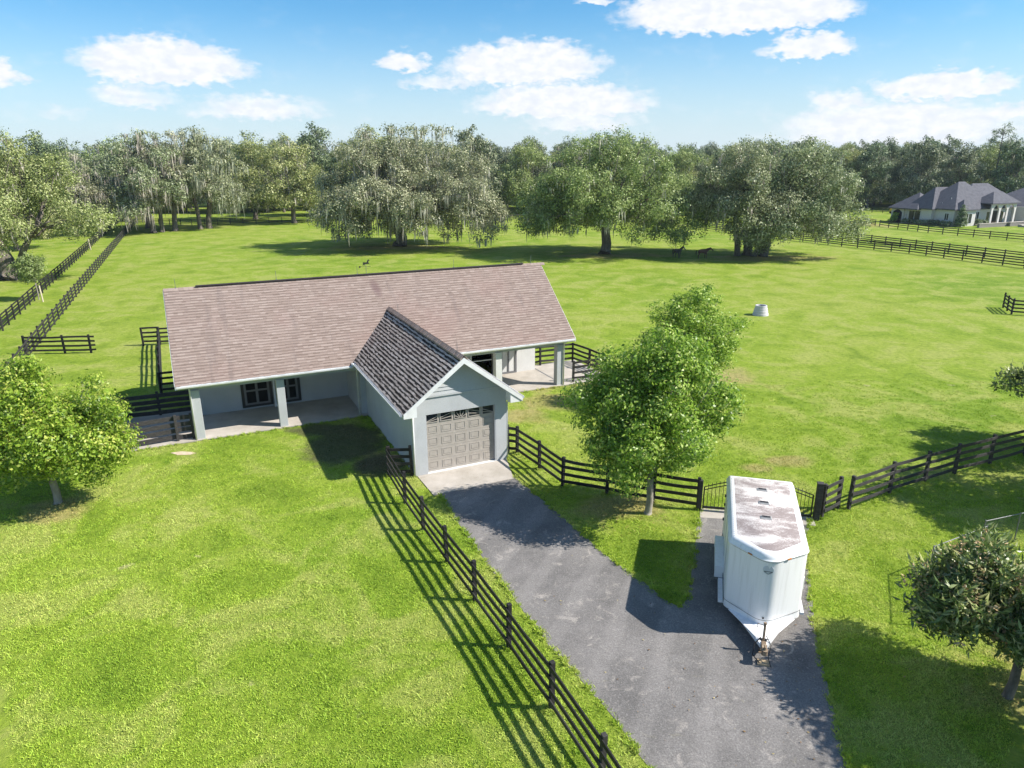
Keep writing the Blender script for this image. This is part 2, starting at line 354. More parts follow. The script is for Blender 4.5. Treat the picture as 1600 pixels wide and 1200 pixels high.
# ------------------------------------------------------------------ ground
def struct(o): o['kind'] = 'structure'; return o
def ground_z(x, y):
    return 0.0
g = MB(); g.add([(-1400, -400, 0), (1400, -400, 0), (1400, 1800, 0), (-1400, 1800, 0)], [(0, 1, 2, 3)])
struct(g.build('ground', MG))
DRIVE_L = [(5.6, 6.0), (4.7, 9.6), (3.21, 13.06), (2.49, 14.9), (1.11, 17.46), (-.95, 22.0), (-3.26, 27.57)]
DRIVE_R = [(.07, 29.29), (1.83, 25.83), (3.49, 22.39), (4.4, 20.95), (5.03, 19.78), (5.25, 19.45), (5.4, 19.36), (5.58, 19.5), (5.79, 19.9), (6.22, 21.13), (6.95, 23.4), (7.5, 25.3),
           (12.0, 25.0), (11.2, 23.6), (10.35, 21.1), (9.35, 18.3), (8.73, 16.06), (7.96, 13.04), (7.4, 9.6), (7.6, 6)]
def dense(poly, step=.22, amp=.05, seed=3):
    o = []
    for i in range(len(poly)):
        a = Vector(poly[i]); b_ = Vector(poly[(i + 1) % len(poly)]); k = max(1, int((b_ - a).length / step))
        for j in range(k):
            p = a.lerp(b_, j / k); q = mnoise.noise_vector(Vector((p.x * 1.7, p.y * 1.7, seed))); q2 = mnoise.noise_vector(Vector((p.x * 6, p.y * 6, seed)))
            o.append((p.x + q.x * amp + q2.x * amp * .6, p.y + q.y * amp + q2.y * amp * .6))
    return o
DRIVE = DRIVE_L + DRIVE_R
def flat(name, poly, z, m, **k):
    d = dense(poly, **k); s = MB(); s.add([(x, y, z) for x, y in d], [tuple(range(len(d)))]); return struct(s.build(name, m))
flat('driveway', DRIVE, .008, MA)
flat('gate_threshold', [(7.62, 25.3), (12.0, 24.6), (12.15, 25.3), (7.8, 26.1)], .014, MC, amp=.03)
flat('sand_patch', [(-17.0, 32.15), (-16.6, 32.35), (-16.0, 32.28), (-15.72, 32.1), (-16.0, 31.88), (-16.6, 31.85)], .012, MSAND, amp=.08)

# barn frame
BA = R(24.9); BO = Vector((-16.45, 33.81, 0))
b1 = Vector((math.cos(BA), math.sin(BA), 0)); b2 = Vector((-math.sin(BA), math.cos(BA), 0))
def BW(u_, v_, z_=0): return BO + b1 * u_ + b2 * v_ + Vector((0, 0, z_))
ap = MB(); poly = [BW(9.05, -9.2), BW(9.1, -11.35), BW(12.95, -11.3), BW(13.55, -9.2)]
ap.prism([(p.x, p.y) for p in poly], .0, .035); struct(ap.build('concrete_apron', MC))

# ------------------------------------------------------------------ fences
def fence(name, label, pts, h=1.42, spacing=None, rails=(.3, .64, .98, 1.3), side=1, cat='fence', group=None, pw=.13, m=None, bay=True, wood=.035, jit=.012, over=(0, 0), round_=False, rh=.14, seed=1):
    rnd = random.Random(seed); m = m or MB_
    P = []
    for i in range(len(pts) - 1):
        a = Vector((*pts[i][:2], 0)); b_ = Vector((*pts[i + 1][:2], 0))
        k = max(1, round((b_ - a).length / spacing)) if spacing else 1
        P += [a.lerp(b_, j / k) for j in range(k)]
    P.append(Vector((*pts[-1][:2], 0)))
    root = tag(empty(name, P[0]), label, cat, group); o0 = P[0]
    pm = MB(); pm.box((-pw / 2, -pw / 2, 0), (pw / 2, pw / 2, h))
    first = None
    for i, p in enumerate(P[:100]):
        d = (P[min(i + 1, len(P) - 1)] - P[max(i - 1, 0)])
        if first is None:
            po = first = pm.build('post', m, root, bevel=.012)
        else:
            po = first.copy(); col.objects.link(po); po.parent = root
        po.location = p - o0; po.rotation_euler = (rnd.gauss(0, jit), rnd.gauss(0, jit), math.atan2(d.y, d.x))
    if len(P) > 100:
        ex = MB()
        for p in P[100:]: q = p - o0; ex.box((q.x - .06, q.y - .06, 0), (q.x + .06, q.y + .06, h))
        tag(ex.build('post', m, root), kind='stuff')
    zoff = [rnd.gauss(0, .012) for _ in P]
    for z in rails:
        if bay:
            rr = [z + zoff[i] + rnd.gauss(0, .014) for i in range(len(P))]
            for i in range(len(P) - 1):
                a, b_ = P[i] - o0, P[i + 1] - o0; d = (b_ - a).normalized(); n = Vector((-d.y, d.x, 0)) * side * (pw / 2 + wood / 2 + .003)
                e0 = over[0] if i == 0 else .0; e1_ = over[1] if i == len(P) - 2 else 0
                r_ = MB(); K = 4; sag = rnd.gauss(.008, .018); prev = None
                A = a - d * (e0 - .004) + n; B = b_ + d * (e1_ - .004) + n
                for k in range(K):
                    f0, f1 = k / K, (k + 1) / K
                    z0 = rr[i] * (1 - f0) + rr[i + 1] * f0 - sag * 4 * f0 * (1 - f0); z1 = rr[i] * (1 - f1) + rr[i + 1] * f1 - sag * 4 * f1 * (1 - f1)
                    p0 = A.lerp(B, f0); p1 = A.lerp(B, f1)
                    vs = []
                    for pp_, zz in ((p0, z0), (p1, z1)):
                        s_ = n.normalized() * wood / 2
                        vs += [pp_ - s_ + Vector((0, 0, zz - rh / 2)), pp_ + s_ + Vector((0, 0, zz - rh / 2)), pp_ + s_ + Vector((0, 0, zz + rh / 2)), pp_ - s_ + Vector((0, 0, zz + rh / 2))]
                    fs = [(0, 4, 5, 1), (1, 5, 6, 2), (2, 6, 7, 3), (3, 7, 4, 0)]
                    if k == 0: fs.append((0, 1, 2, 3))
                    if k == K - 1: fs.append((7, 6, 5, 4))
                    r_.add(vs, fs)
                r_.build('rail', m, root)
        else:
            r_ = MB()
            for i in range(len(P) - 1):
                a, b_ = P[i] - o0, P[i + 1] - o0; d = (b_ - a).normalized(); n = Vector((-d.y, d.x, 0)) * side * (pw / 2 + .02)
                dz = rnd.gauss(0, .012)
                r_.bar(a + n + Vector((0, 0, z + dz)), b_ + n + Vector((0, 0, z + dz)), .035, rh, side=n)
            r_.build('rail', m, root)
    return root

fence('board_fence', 'long black four-board fence running between the front lawn and the driveway', 
      [(-5.67, 29.28), (-4.54, 26.57), (-3.49, 24.31), (-2.36, 22.01), (-1.25, 19.73), (-.13, 17.41), (1.01, 14.96), (2.03, 12.62), (2.95, 10.3), (3.8, 8.1)], h=1.52, rails=(.32, .68, 1.03, 1.38), side=-1, jit=.02, seed=4)
fence('fence_panel', 'short black fence panel closing the gap beside the garage corner downspout', [(-5.62, 29.3), (-4.62, 29.36)], h=1.52, rails=(.32, .68, 1.03, 1.38), side=-1, seed=5)
fence('board_fence', 'black four-board fence from the right garage corner behind the leafy tree to the iron gate', 
      [(-.2, 32.1), (.24, 31.9), (1.28, 30.05), (2.23, 28.14), (4.1, 27.44), (5.95, 26.65), (7.68, 26.0)], h=1.45, rails=(.3, .65, 1.0, 1.33), side=-1, seed=6)
fence('fence_panel', 'short greyish black fence panel right of the iron gate, ending before a walk-through gap', [(12.5, 25.25), (13.45, 25.95)], h=1.5, m=MBW, side=-1, rails=(.35, .7, 1.05, 1.38), seed=7)
fence('board_fence', 'weathered black four-board fence crossing the right side behind the shaded lawn', 
      [(13.88, 25.89), (16.29, 27.3), (18.44, 28.4), (20.29, 29.25), (22.6, 30.3), (24.99, 31.37), (27.2, 32.4), (29.4, 33.4)], h=1.55, m=MBW, side=-1, rails=(.33, .7, 1.07, 1.42), seed=8)
# gate between two posts
def iron_gate():
    A = Vector((7.72, 25.98, 0)); B = Vector((12.2, 25.1, 0)); d = (B - A).normalized(); L = (B - A).length
    root = tag(empty('iron_gate', A, math.atan2(d.y, d.x)), 'arched black iron double gate of thin bars behind the parked horse trailer', 'gate')
    p = MB(); p.box((-.09, -.09, 0), (.09, .09, 1.35)); p.build('gate_post', MB_, root, bevel=.01)
    p = MB(); p.box((L - .10, -.11, 0), (L + .12, .11, 1.58)); p.box((L - .12, -.13, 1.58), (L + .14, .13, 1.63)); p.build('gate_post', MBW, root, bevel=.01)
    top = lambda x: 1.05 + .48 * math.sin(math.pi * min(max((x - .12) / (L - .26), 0), 1))
    for x0, x1 in ((.16, L / 2 - .02), (L / 2 + .02, L - .2)):
        q = MB(); q.bar((x0, 0, .08), (x0, 0, top(x0)), .05, .05); q.bar((x1, 0, .08), (x1, 0, top(x1)), .05, .05)
        q.bar((x0, 0, .15), (x1, 0, .15), .05, .09)
        for zz in (0, -.14): q.tube([(x0 + (x1 - x0) * k / 10, 0, top(x0 + (x1 - x0) * k / 10) + zz) for k in range(11)], .022, 6)
        n = 14
        for k in range(1, n): 
            x = x0 + (x1 - x0) * k / n; q.tube([(x, 0, .15), (x, 0, top(x) + .1)], .011, 5)
        q.build('gate_leaf', MIRON, root)
iron_gate()
G_PEN = 'fence runs around the barn'
def bf(name, label, uv, **k): return fence(name, label, [BW(*p)[:2] for p in uv], **k)
bf('pen_fence', 'black railed pen around the concrete slab at the left end of the barn', [(-.05, 4.7), (-1.75, 4.8), (-3.55, 4.9), (-3.45, 2.4), (-3.3, -.05), (-.88, .1), (-.12, .12)], h=1.5, m=MBW, side=1, rails=(.3, .62, .94, 1.3), rh=.23, seed=9)
bf('board_fence', 'black fence running back from the barn into the pasture beside the left roof edge', [(.3, 8.9), (-1.75, 9.0), (-2.05, 23.0), (-3.2, 23.25)], spacing=2.33, h=1.5, side=-1, rails=(.35, .72, 1.08, 1.4), seed=10)
bf('fence_panel', 'short black fence panel seen just above the left roof edge, near its far corner post', [(-2.0, 23.15), (.4, 22.8), (2.8, 22.5)], h=1.45, side=-1, seed=11)
bf('pen_fence', 'small black railed pen beside the right end column of the barn', [(21.75, 4.5), (22.4, 4.45), (24.9, 4.25), (25.1, 2.3), (25.35, .2), (22.6, .15)], h=1.5, side=1, rails=(.35, .7, 1.05, 1.38), seed=12)
fence('fence_panel', 'three-post black fence stub with boards overhanging, standing alone in the lane by the left tree', [(-36.9, 51.2), (-34.0, 51.35), (-32.1, 51.5)], h=1.45, over=(0, .45), side=-1, seed=13)
LA = [(-36.5, 42.2), (-44.04, 59.0), (-53.34, 79.6), (-80.44, 139.6), (-97.8, 179.3)]
LB = [(-32.2, 42.0), (-35.9, 50.0), (-46.14, 72.7), (-80.9, 150.1), (-91.62, 175.1)]
fence('lane_fence', 'outer black fence of the grassy lane, passing the staked young tree', LA, spacing=2.44, h=1.45, bay=False, side=1, seed=14)
fence('lane_fence', 'inner black fence of the grassy lane, along the open pasture toward the oaks', LB, spacing=2.44, h=1.45, bay=False, side=-1, seed=15)
FG = 'fences across the far pasture'
fence('far_fence', 'long black fence at the right edge of the horse pasture, nearer of the parallel pair', [(30, 168), (42.0, 146.0), (48.2, 133.0), (55.3, 118.3), (61.4, 108.7), (68.1, 92.9), (75, 78)], spacing=2.9, h=1.5, bay=False, group=FG, seed=16)
fence('far_fence', 'long black fence just behind the pasture edge fence, farther of the parallel pair', [(46, 152), (55.4, 136.3), (61.1, 124.9), (71.9, 98.3), (79, 82)], spacing=2.9, h=1.5, bay=False, group=FG, seed=17)
fence('far_fence', 'three-rail black fence on the grass in front of the neighbouring house', [(79.81, 154.4), (82.2, 140.1), (89.7, 123.7), (97, 108)], spacing=2.9, h=1.4, rails=(.45, .85, 1.25), bay=False, group=FG, seed=18)
fence('far_fence', 'black fence end beside the pale gap, left of the neighbouring house', [(76, 176), (79.0, 162.6), (79.77, 156.2)], spacing=2.9, h=1.4, bay=False, group=FG, seed=19)
fence('far_fence', 'low dark fence before the far wood, beside the yellow vehicle', [(70, 212), (94.8, 199.8), (103, 193), (118, 184)], spacing=3, h=1.3, rails=(.4, .8, 1.2), bay=False, group=FG, seed=20)
fence('far_fence', 'dark fence along the far left pasture edge beneath the mossy oaks', [(-88.5, 169.0), (-74, 165.3), (-63.2, 168.2), (-49.4, 172.9), (-27, 178), (-3, 174.2), (5, 177.7), (22, 172), (36, 160)], spacing=2.9, h=1.4, bay=False, group=FG, seed=21)
fence('pen_fence', 'corner of a black fenced pen at the right frame edge of the open pasture', [(47.9, 67.0), (46.67, 64.0), (49.6, 62.6), (52.5, 61.3)], h=1.5, spacing=2, bay=False, side=-1, seed=22)

def chain(name, label, pts, h=1.2):
    root = tag(empty(name, (*pts[0], 0)), label, 'fence', 'chain-link runs beside the loquat tree'); o0 = Vector((*pts[0], 0))
    for p in pts:
        q = MB(); v = Vector((*p, 0)) - o0; q.tube([v, v + Vector((0, 0, h + .04))], .024, 8); q.build('post', MGALV, root)
    for i in range(len(pts) - 1):
        a = Vector((*pts[i], 0)) - o0; b_ = Vector((*pts[i + 1], 0)) - o0; L = (b_ - a).length
        q = MB(); q.tube([a + Vector((0, 0, h)), b_ + Vector((0, 0, h))], .018, 8); q.build('top_rail', MGALV, root)
        q = MB(); st = .09; n = int(L / st)
        dz = h - .06
        for k in range(-int(dz / st), n + 1):
            for sg in (0, 1):
                x0, x1, z0, z1 = k * st, k * st + dz, .03, .03 + dz
                if x0 < 0: z0 += -x0; x0 = 0
                if x1 > L: z1 -= (x1 - L); x1 = L
                if x1 - x0 < .03: continue
                if sg: z0, z1 = h - z0 + .0, h - z1
                f0 = x0 / L; f1 = x1 / L
                q.tube([a.lerp(b_, f0) + Vector((0, 0, z0)), a.lerp(b_, f1) + Vector((0, 0, z1))], .0016, 3, cap=False)
        q.build('wire_mesh', MWIRE, root)
chain('chain_link_fence', 'low chain-link fence corner on the shaded grass behind the loquat tree', [(13.1, 18.3), (14.4, 21.0), (15.8, 21.7), (17.12, 22.38)])
chain('chain_link_fence', 'chain-link fence length at the right frame edge, beyond the loquat tree and a small gap', [(17.3, 22.75), (18.96, 23.3), (21.2, 24.1)])

# ------------------------------------------------------------------ barn
barn = tag(empty('barn', BO, BA), 'grey stucco barn with pinkish brown shingle roof, open bays and a projecting gabled garage', 'barn')
SL = (7.25 - 3.15) / (4.6 + .36)
def wallbox(m_, lo, hi): m_.box(lo, hi)
s = MB()
s.prism([(-3.6, -.2), (-3.6, 5.0), (-.0, 5.0), (-.0, 4), (8.95, 4), (8.95, -.2)], 0, .09)
s.prism([(13.6, -.2), (13.6, 4), (21.7, 4), (21.7, 4.7), (25.3, 4.7), (25.3, -.2)], 0, .09)
s.build('floor_slab', MC, barn, bevel=.02)
j = MB(); j.box((21.65, -.2, .094), (21.75, 4.6, .098)); j.box((-.1, -.15, .094), (-.02, 4.7, .098)); j.build('slab_joint', MFR, barn)
# main walls
wl = MB()
wl.box((0, 3.7, .0), (8.9, 3.9, 3.15)); wl.box((0, 3.9, 0), (.2, 9.2, 3.15)); wl.box((.2, 9.0, 0), (21.4, 9.2, 3.15)); wl.box((21.4, 3.9, 0), (21.6, 9.2, 3.15))
wl.box((8.7, .02, 0), (9.0, 3.7, 3.1)); wl.box((13.57, .02, 0), (13.8, 3.7, 3.1))
for x0 in (0, 21.4):
    vs = [(x0, 3.9, 3.15), (x0, 9.2, 3.15), (x0, 4.6, 7.0), (x0, 0.05, 3.25), (x0, .05, 3.0), (x0, 3.9, 3.0)]
    vs2 = [(x0 + .2, y, z) for _, y, z in vs]
    n = 6; wl.add(vs + vs2, [tuple(range(n)), tuple(range(n, 2 * n))[::-1]] + [(i, (i + 1) % n, n + (i + 1) % n, n + i) for i in range(n)])
wl.build('wall', MW, barn)
wr = MB(); wr.box((13.8, 3.7, 0), (16.9, 3.9, 3.1)); wr.box((18.45, 3.7, 0), (21.6, 3.9, 3.1)); wr.box((16.9, 3.7, 2.5), (18.45, 3.9, 3.1)); wr.build('wall', MWP, barn)
# dark interior behind the aisle opening
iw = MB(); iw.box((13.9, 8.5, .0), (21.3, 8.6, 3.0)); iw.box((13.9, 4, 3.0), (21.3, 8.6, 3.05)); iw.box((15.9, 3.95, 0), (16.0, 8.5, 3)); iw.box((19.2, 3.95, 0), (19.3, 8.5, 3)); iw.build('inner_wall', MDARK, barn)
fr = MB()
fr.box((16.82, 3.62, .1), (16.9, 3.92, 2.58)); fr.box((18.45, 3.62, .1), (18.53, 3.92, 2.58)); fr.box((16.9, 3.62, 2.5), (18.45, 3.7, 2.58)); fr.box((16.9, 3.75, 1.15), (18.45, 3.8, 1.22)); fr.build('aisle_door_frame', MT, barn)
ce = MB(); ce.box((.2, -.1, 2.93), (8.7, 3.7, 2.97)); ce.box((13.8, -.1, 2.93), (21.4, 3.7, 2.97)); ce.build('porch_ceiling', MT, barn)
be = MB(); be.box((-.05, -.05, 2.72), (8.95, .22, 2.93)); be.box((13.6, -.05, 2.72), (21.75, .22, 2.93)); be.build('porch_beam', MW, barn)
for uc in (.02, 4.2, 17.0, 21.25):
    c_ = MB(); c_.box((uc, -.12, .0), (uc + .42, .32, 2.74)); c_.build('column', MW if uc < 10 else MWP if uc < 20 else MW, barn, bevel=.015)
# stall doors in the left bay
def stall(u_a, u_b, z0, z1):
    q = MB(); q.box((u_a - .16, 3.62, z0 - .16), (u_b + .16, 3.695, z0)); q.box((u_a - .16, 3.62, z1), (u_b + .16, 3.695, z1 + .13))
    q.box((u_a - .16, 3.62, z0), (u_a, 3.695, z1)); q.box((u_b, 3.62, z0), (u_b + .16, 3.695, z1))
    st = q.build('stall_window', MIRON, barn)
    uc = (u_a + u_b) / 2; zt = z1 - .55; zm = (z0 + zt) / 2
    q = MB()
    for a in (u_a, uc - .07, u_b - .12): q.box((a, 3.57, z0), (a + (.14 if a == uc - .07 else .12), 3.618, zt))
    for z in (z0, zm - .05, zt - .1): 
        q.box((u_a + .12, 3.575, z), (uc - .07, 3.616, z + .1)); q.box((uc + .07, 3.575, z), (u_b - .12, 3.616, z + .1))
    q.build('sash_frame', MFR, st)
    q = MB(); q.box((u_a, 3.64, z0), (u_b, 3.66, z1)); q.build('pane', MDARK, st)
    q = MB()
    n = 12
    for k in range(n):
        x = u_a + (k + .5) * (u_b - u_a) / n
        q.box((x - .018, 3.60, zt + .03), (x + .018, 3.625, z1))
    q.box((u_a, 3.57, zt - .0), (u_b, 3.62, zt + .04)); q.build('grille', MFR, st)
stall(2.75, 4.15, .36, 2.6); stall(4.62, 5.75, .36, 2.6)
q = MB(); q.tube([(4.42, 3.55, .05), (4.42, 3.55, 2.9)], .06, 10); q.box((4.34, 3.45, .09), (4.52, 3.6, .2)); q.build('downspout', MT, barn)
q = MB()
for x, z in ((6.9, 2.15), (7.35, 2.2), (7.75, 2.22), (1.3, 2.1)): q.box((x, 3.66, z), (x + .07, 3.698, z + .07)); 
q.build('wall_hook', MFR, barn)
# half open door in the right bay
q = MB()
q.box((19.0, 3.6, .1), (19.1, 3.69, 2.5)); q.box((20.05, 3.6, .1), (20.17, 3.69, 2.5)); q.box((19.1, 3.6, 2.35), (20.05, 3.69, 2.5)); q.box((19.1, 3.6, .1), (20.05, 3.69, .22)); q.box((19.52, 3.6, .22), (19.6, 3.69, 2.1)); q.box((19.1, 3.61, 2.02), (20.05, 3.69, 2.12))
dd = q.build('stall_door', MFR, barn)
q = MB(); q.box((19.1, 3.655, .22), (19.52, 3.68, 2.02)); q.box((19.6, 3.655, .22), (20.05, 3.68, 2.02)); q.build('panel', MWP, dd)
q = MB(); q.box((19.1, 3.655, 2.12), (20.05, 3.68, 2.35)); q.build('pane', MDARK, dd)

# roof: real lapped shingle tabs
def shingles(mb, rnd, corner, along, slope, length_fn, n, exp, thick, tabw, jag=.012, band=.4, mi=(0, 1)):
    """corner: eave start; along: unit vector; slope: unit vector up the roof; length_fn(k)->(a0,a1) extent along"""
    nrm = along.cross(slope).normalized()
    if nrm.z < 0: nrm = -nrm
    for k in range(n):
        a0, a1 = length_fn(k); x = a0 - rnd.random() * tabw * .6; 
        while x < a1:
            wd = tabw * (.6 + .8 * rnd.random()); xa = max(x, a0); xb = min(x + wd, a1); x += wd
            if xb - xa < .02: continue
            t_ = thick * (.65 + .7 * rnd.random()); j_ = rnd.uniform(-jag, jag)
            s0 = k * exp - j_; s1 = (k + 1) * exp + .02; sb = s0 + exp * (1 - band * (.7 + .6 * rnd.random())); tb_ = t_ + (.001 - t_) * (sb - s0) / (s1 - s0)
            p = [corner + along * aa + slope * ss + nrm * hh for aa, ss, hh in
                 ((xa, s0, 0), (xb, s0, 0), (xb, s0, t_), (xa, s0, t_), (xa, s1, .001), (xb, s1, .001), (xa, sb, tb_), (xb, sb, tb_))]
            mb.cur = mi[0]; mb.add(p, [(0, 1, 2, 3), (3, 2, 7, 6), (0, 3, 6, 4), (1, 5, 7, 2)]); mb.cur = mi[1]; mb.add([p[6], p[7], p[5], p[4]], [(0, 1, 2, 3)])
V = Vector
rnd = random.Random(5)
rf = MB(); th = math.atan(SL); slen = math.hypot(4.96, 4.1); ue0, ue1 = -.62, 22.4
# solid roof body
def slab(mb, pts, dz):
    n = len(pts); mb.add([p for p in pts] + [V(p) - V((0, 0, dz)) for p in pts], [tuple(range(n)), tuple(range(n, 2 * n))[::-1]] + [(i, n + i, n + (i + 1) % n, (i + 1) % n) for i in range(n)])
body = MB()
slab(body, [V((ue0, -.36, 3.15)), V((ue1, -.36, 3.15)), V((ue1, 4.6, 7.25)), V((ue0, 4.6, 7.25))], .17)
slab(body, [V((ue1, 9.56, 3.15)), V((ue0, 9.56, 3.15)), V((ue0, 4.6, 7.249)), V((ue1, 4.6, 7.249))], .17)
N1 = 34
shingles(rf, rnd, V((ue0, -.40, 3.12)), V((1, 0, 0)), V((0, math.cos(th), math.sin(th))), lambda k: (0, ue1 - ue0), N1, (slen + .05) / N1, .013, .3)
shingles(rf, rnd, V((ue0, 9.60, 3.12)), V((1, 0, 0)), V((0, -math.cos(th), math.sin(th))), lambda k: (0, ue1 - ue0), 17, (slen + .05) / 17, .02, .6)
# wing roof
WC = 11.28; WE = 3.32; WR = 5.55; HW = 2.86; th2 = math.atan((WR - WE) / HW); sl2 = math.hypot(HW, WR - WE)
vE = (WE - 3.15) / SL - .36; vR = (WR - 3.15) / SL - .36; V0 = -9.72
slab(body, [V((WC - HW, V0, WE)), V((WC, V0, WR)), V((WC, vR + .1, WR)), V((WC - HW, vE + .1, WE))], .15)
slab(body, [V((WC, V0, WR - .001)), V((WC + HW, V0, WE)), V((WC + HW, vE + .1, WE)), V((WC, vR + .1, WR - .001))], .15)
N2 = 20; ex2 = (sl2 + .04) / N2
f = lambda k: (0, vE - V0 + (vR - vE) * (k + .7) / N2 + .12)
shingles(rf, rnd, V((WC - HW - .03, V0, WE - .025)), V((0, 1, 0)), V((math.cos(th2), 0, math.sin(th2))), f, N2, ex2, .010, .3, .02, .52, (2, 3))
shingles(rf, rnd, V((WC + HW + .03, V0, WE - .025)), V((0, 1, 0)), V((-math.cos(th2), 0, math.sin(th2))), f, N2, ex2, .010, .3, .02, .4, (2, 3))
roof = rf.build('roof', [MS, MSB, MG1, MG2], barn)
body.build('roof_deck', MFR, roof)
cp = MB()
x = V0 - .02
while x < vR - .05:   # ridge caps of the wing
    e = x + .3; h_ = .065 + .02 * rnd.random(); wq = .17
    for sg in (-1, 1):
        cp.add([(WC, x, WR + h_ + .025), (WC, e, WR + h_), (WC + sg * wq, e, WR + h_ - wq * math.tan(th2) + .0), (WC + sg * (wq + .01), x, WR + h_ + .018 - wq * math.tan(th2)), (WC + sg * (wq + .01), x, WR - .01 - wq * math.tan(th2)), (WC + sg * wq, e, WR - .01 - wq * math.tan(th2))],
               [(0, 1, 2, 3), (3, 2, 5, 4), (0, 3, 4)])
    x += .22
cp.build('ridge_cap', MS, roof)
cp = MB()
x = ue0
while x < ue1:
    for sg in (-1, 1):
        cp.add([(x, 4.6, 7.29), (x + .3, 4.6, 7.275), (x + .3, 4.6 + sg * .16, 7.275 - .16 * SL), (x, 4.6 + sg * .16, 7.285 - .16 * SL), (x, 4.6 + sg * .16, 7.25 - .16 * SL), (x + .3, 4.6 + sg * .16, 7.25 - .16 * SL)], [(0, 1, 2, 3), (3, 2, 5, 4)])
    x += .25
cp.build('ridge_cap', MS, roof)
q = MB(); q.box((1.0, 4.47, 7.27), (21.1, 4.73, 7.335)); q.build('ridge_vent', mat('dark_vent', (.035, .025, .028), .7), barn, bevel=.02)
# fascias and gutters
q = MB(); q.box((ue0, -.40, 2.94), (WC - HW - .06, -.365, 3.12)); q.box((WC + HW + .06, -.40, 2.94), (ue1, -.365, 3.12))
for x0 in (ue0 - .03, ue1 + .002):   # rake boards
    vs = [(x0, -.38, 3.12), (x0, 4.6, 7.22), (x0, 9.58, 3.12), (x0, 9.58, 2.92), (x0, 4.6, 7.0), (x0, -.38, 2.92)]
    n = 6; q.add(vs + [(a + .028, b_, c_) for a, b_, c_ in vs], [(0, 1, 4, 5), (1, 2, 3, 4), (6, 11, 10, 7), (7, 10, 9, 8)] + [(i, (i + 1) % n, n + (i + 1) % n, n + i) for i in range(n)])
q.build('fascia', MT, barn)
def gutter(mb, p, q_, out_):
    p, q_, o_ = V(p), V(q_), V(out_)
    prof = [(0.0, 0), (0, -.1), (.07, -.12), (.13, -.07), (.14, 0), (.125, 0), (.115, -.06), (.065, -.105), (.012, -.088), (.012, 0)]
    vs = [pp_ + o_ * a + V((0, 0, c_)) for pp_ in (p, q_) for a, c_ in prof]; n = len(prof)
    mb.add(vs, [(i, (i + 1) % n, n + (i + 1) % n, n + i) for i in range(n)] + [tuple(range(n)), tuple(range(n, 2 * n))[::-1]])
q = MB(); gutter(q, (ue0 + .05, -.405, 3.10), (WC - HW - .1, -.405, 3.10), (0, -1, 0)); q.build('gutter', MT, barn)
q = MB(); gutter(q, (WC + HW + .1, -.405, 3.10), (ue1 - .05, -.405, 3.10), (0, -1, 0)); q.build('gutter', MT, barn)
q = MB(); gutter(q, (WC - HW - .03, V0 + .1, WE - .05), (WC - HW - .03, vE - .15, WE - .05), (-1, 0, 0)); q.build('gutter', MT, barn)
q = MB(); gutter(q, (WC + HW + .03, V0 + .1, WE - .05), (WC + HW + .03, vE - .15, WE - .05), (1, 0, 0)); q.build('gutter', MT, barn)
for pts in ([(.0, -.46, 3.0), (.0, -.18, 2.8), (.0, -.16, .1)], [(21.75, -.46, 3.0), (21.7, -.18, 2.8), (21.7, -.17, .1)],
            [(8.36, -9.3, 3.15), (8.94, -9.24, 2.95), (8.94, -9.24, .1)], [(14.2, -9.15, 3.15), (13.64, -9.1, 2.9), (13.64, -9.1, .1)], [(8.5, -.3, 3.0), (8.55, -.05, 2.8), (8.55, -.05, .1)]):
    q = MB(); q.tube(pts, .045, 8); q.build('downspout', MT, barn, smooth=True)
# wing walls
wx0, wx1, wv = 9.0, 13.57, -9.19
q = MB(); q.box((wx0, wv, 0), (wx0 + .2, 3.7, 3.2)); q.box((wx1 - .2, wv, 0), (wx1, 3.7, 3.2))
q.box((wx0 + .2, wv, 0), (9.55, wv + .22, 3.7)); q.box((13.02, wv, 0), (wx1 - .2, wv + .22, 3.7)); q.box((9.55, wv, 2.98), (13.02, wv + .22, 3.7))
yb = wv + .22; hw = (wx1 - wx0) / 2; zt = lambda x: WR - .16 - abs(x - WC) * math.tan(th2)
pts = [(wx0, 3.2), (wx0 + .2, 3.2), (wx0 + .2, 3.7), (wx1 - .2, 3.7), (wx1 - .2, 3.2), (wx1, 3.2), (wx1, zt(wx1)), (WC, zt(WC)), (wx0, zt(wx0))]
n = len(pts); vs = [(a, wv, c_) for a, c_ in pts] + [(a, yb, c_) for a, c_ in pts]
q.add(vs, [tuple(range(n)), tuple(range(n, 2 * n))[::-1]])
q.build('garage_wall', MW, barn)
# lap siding triangle
sd = MB(); z = 3.82; k = 0
while z < zt(WC) - .08:
    hwz = min(max((zt(WC) - z) / math.tan(th2) - .02, 0), hw - .0); hw2 = max((zt(WC) - z - .17) / math.tan(th2) - .02, 0); z1 = z + .17
    a0, a1, c0, c1 = WC - hwz, WC + hwz, WC - min(hw2, hwz), WC + min(hw2, hwz)
    sd.add([(a0, wv - .045, z), (a1, wv - .045, z), (c1, wv - .012, z1), (c0, wv - .012, z1), (a0, wv - .002, z), (a1, wv - .002, z)], [(0, 1, 2, 3), (4, 5, 1, 0)])
    z += .17
sd.build('gable_siding', MW, barn)
q = MB(); q.box((wx0 + .02, wv - .06, 3.74), (wx1 - .02, wv - .003, 3.815)); q.build('gable_band', MW, barn)
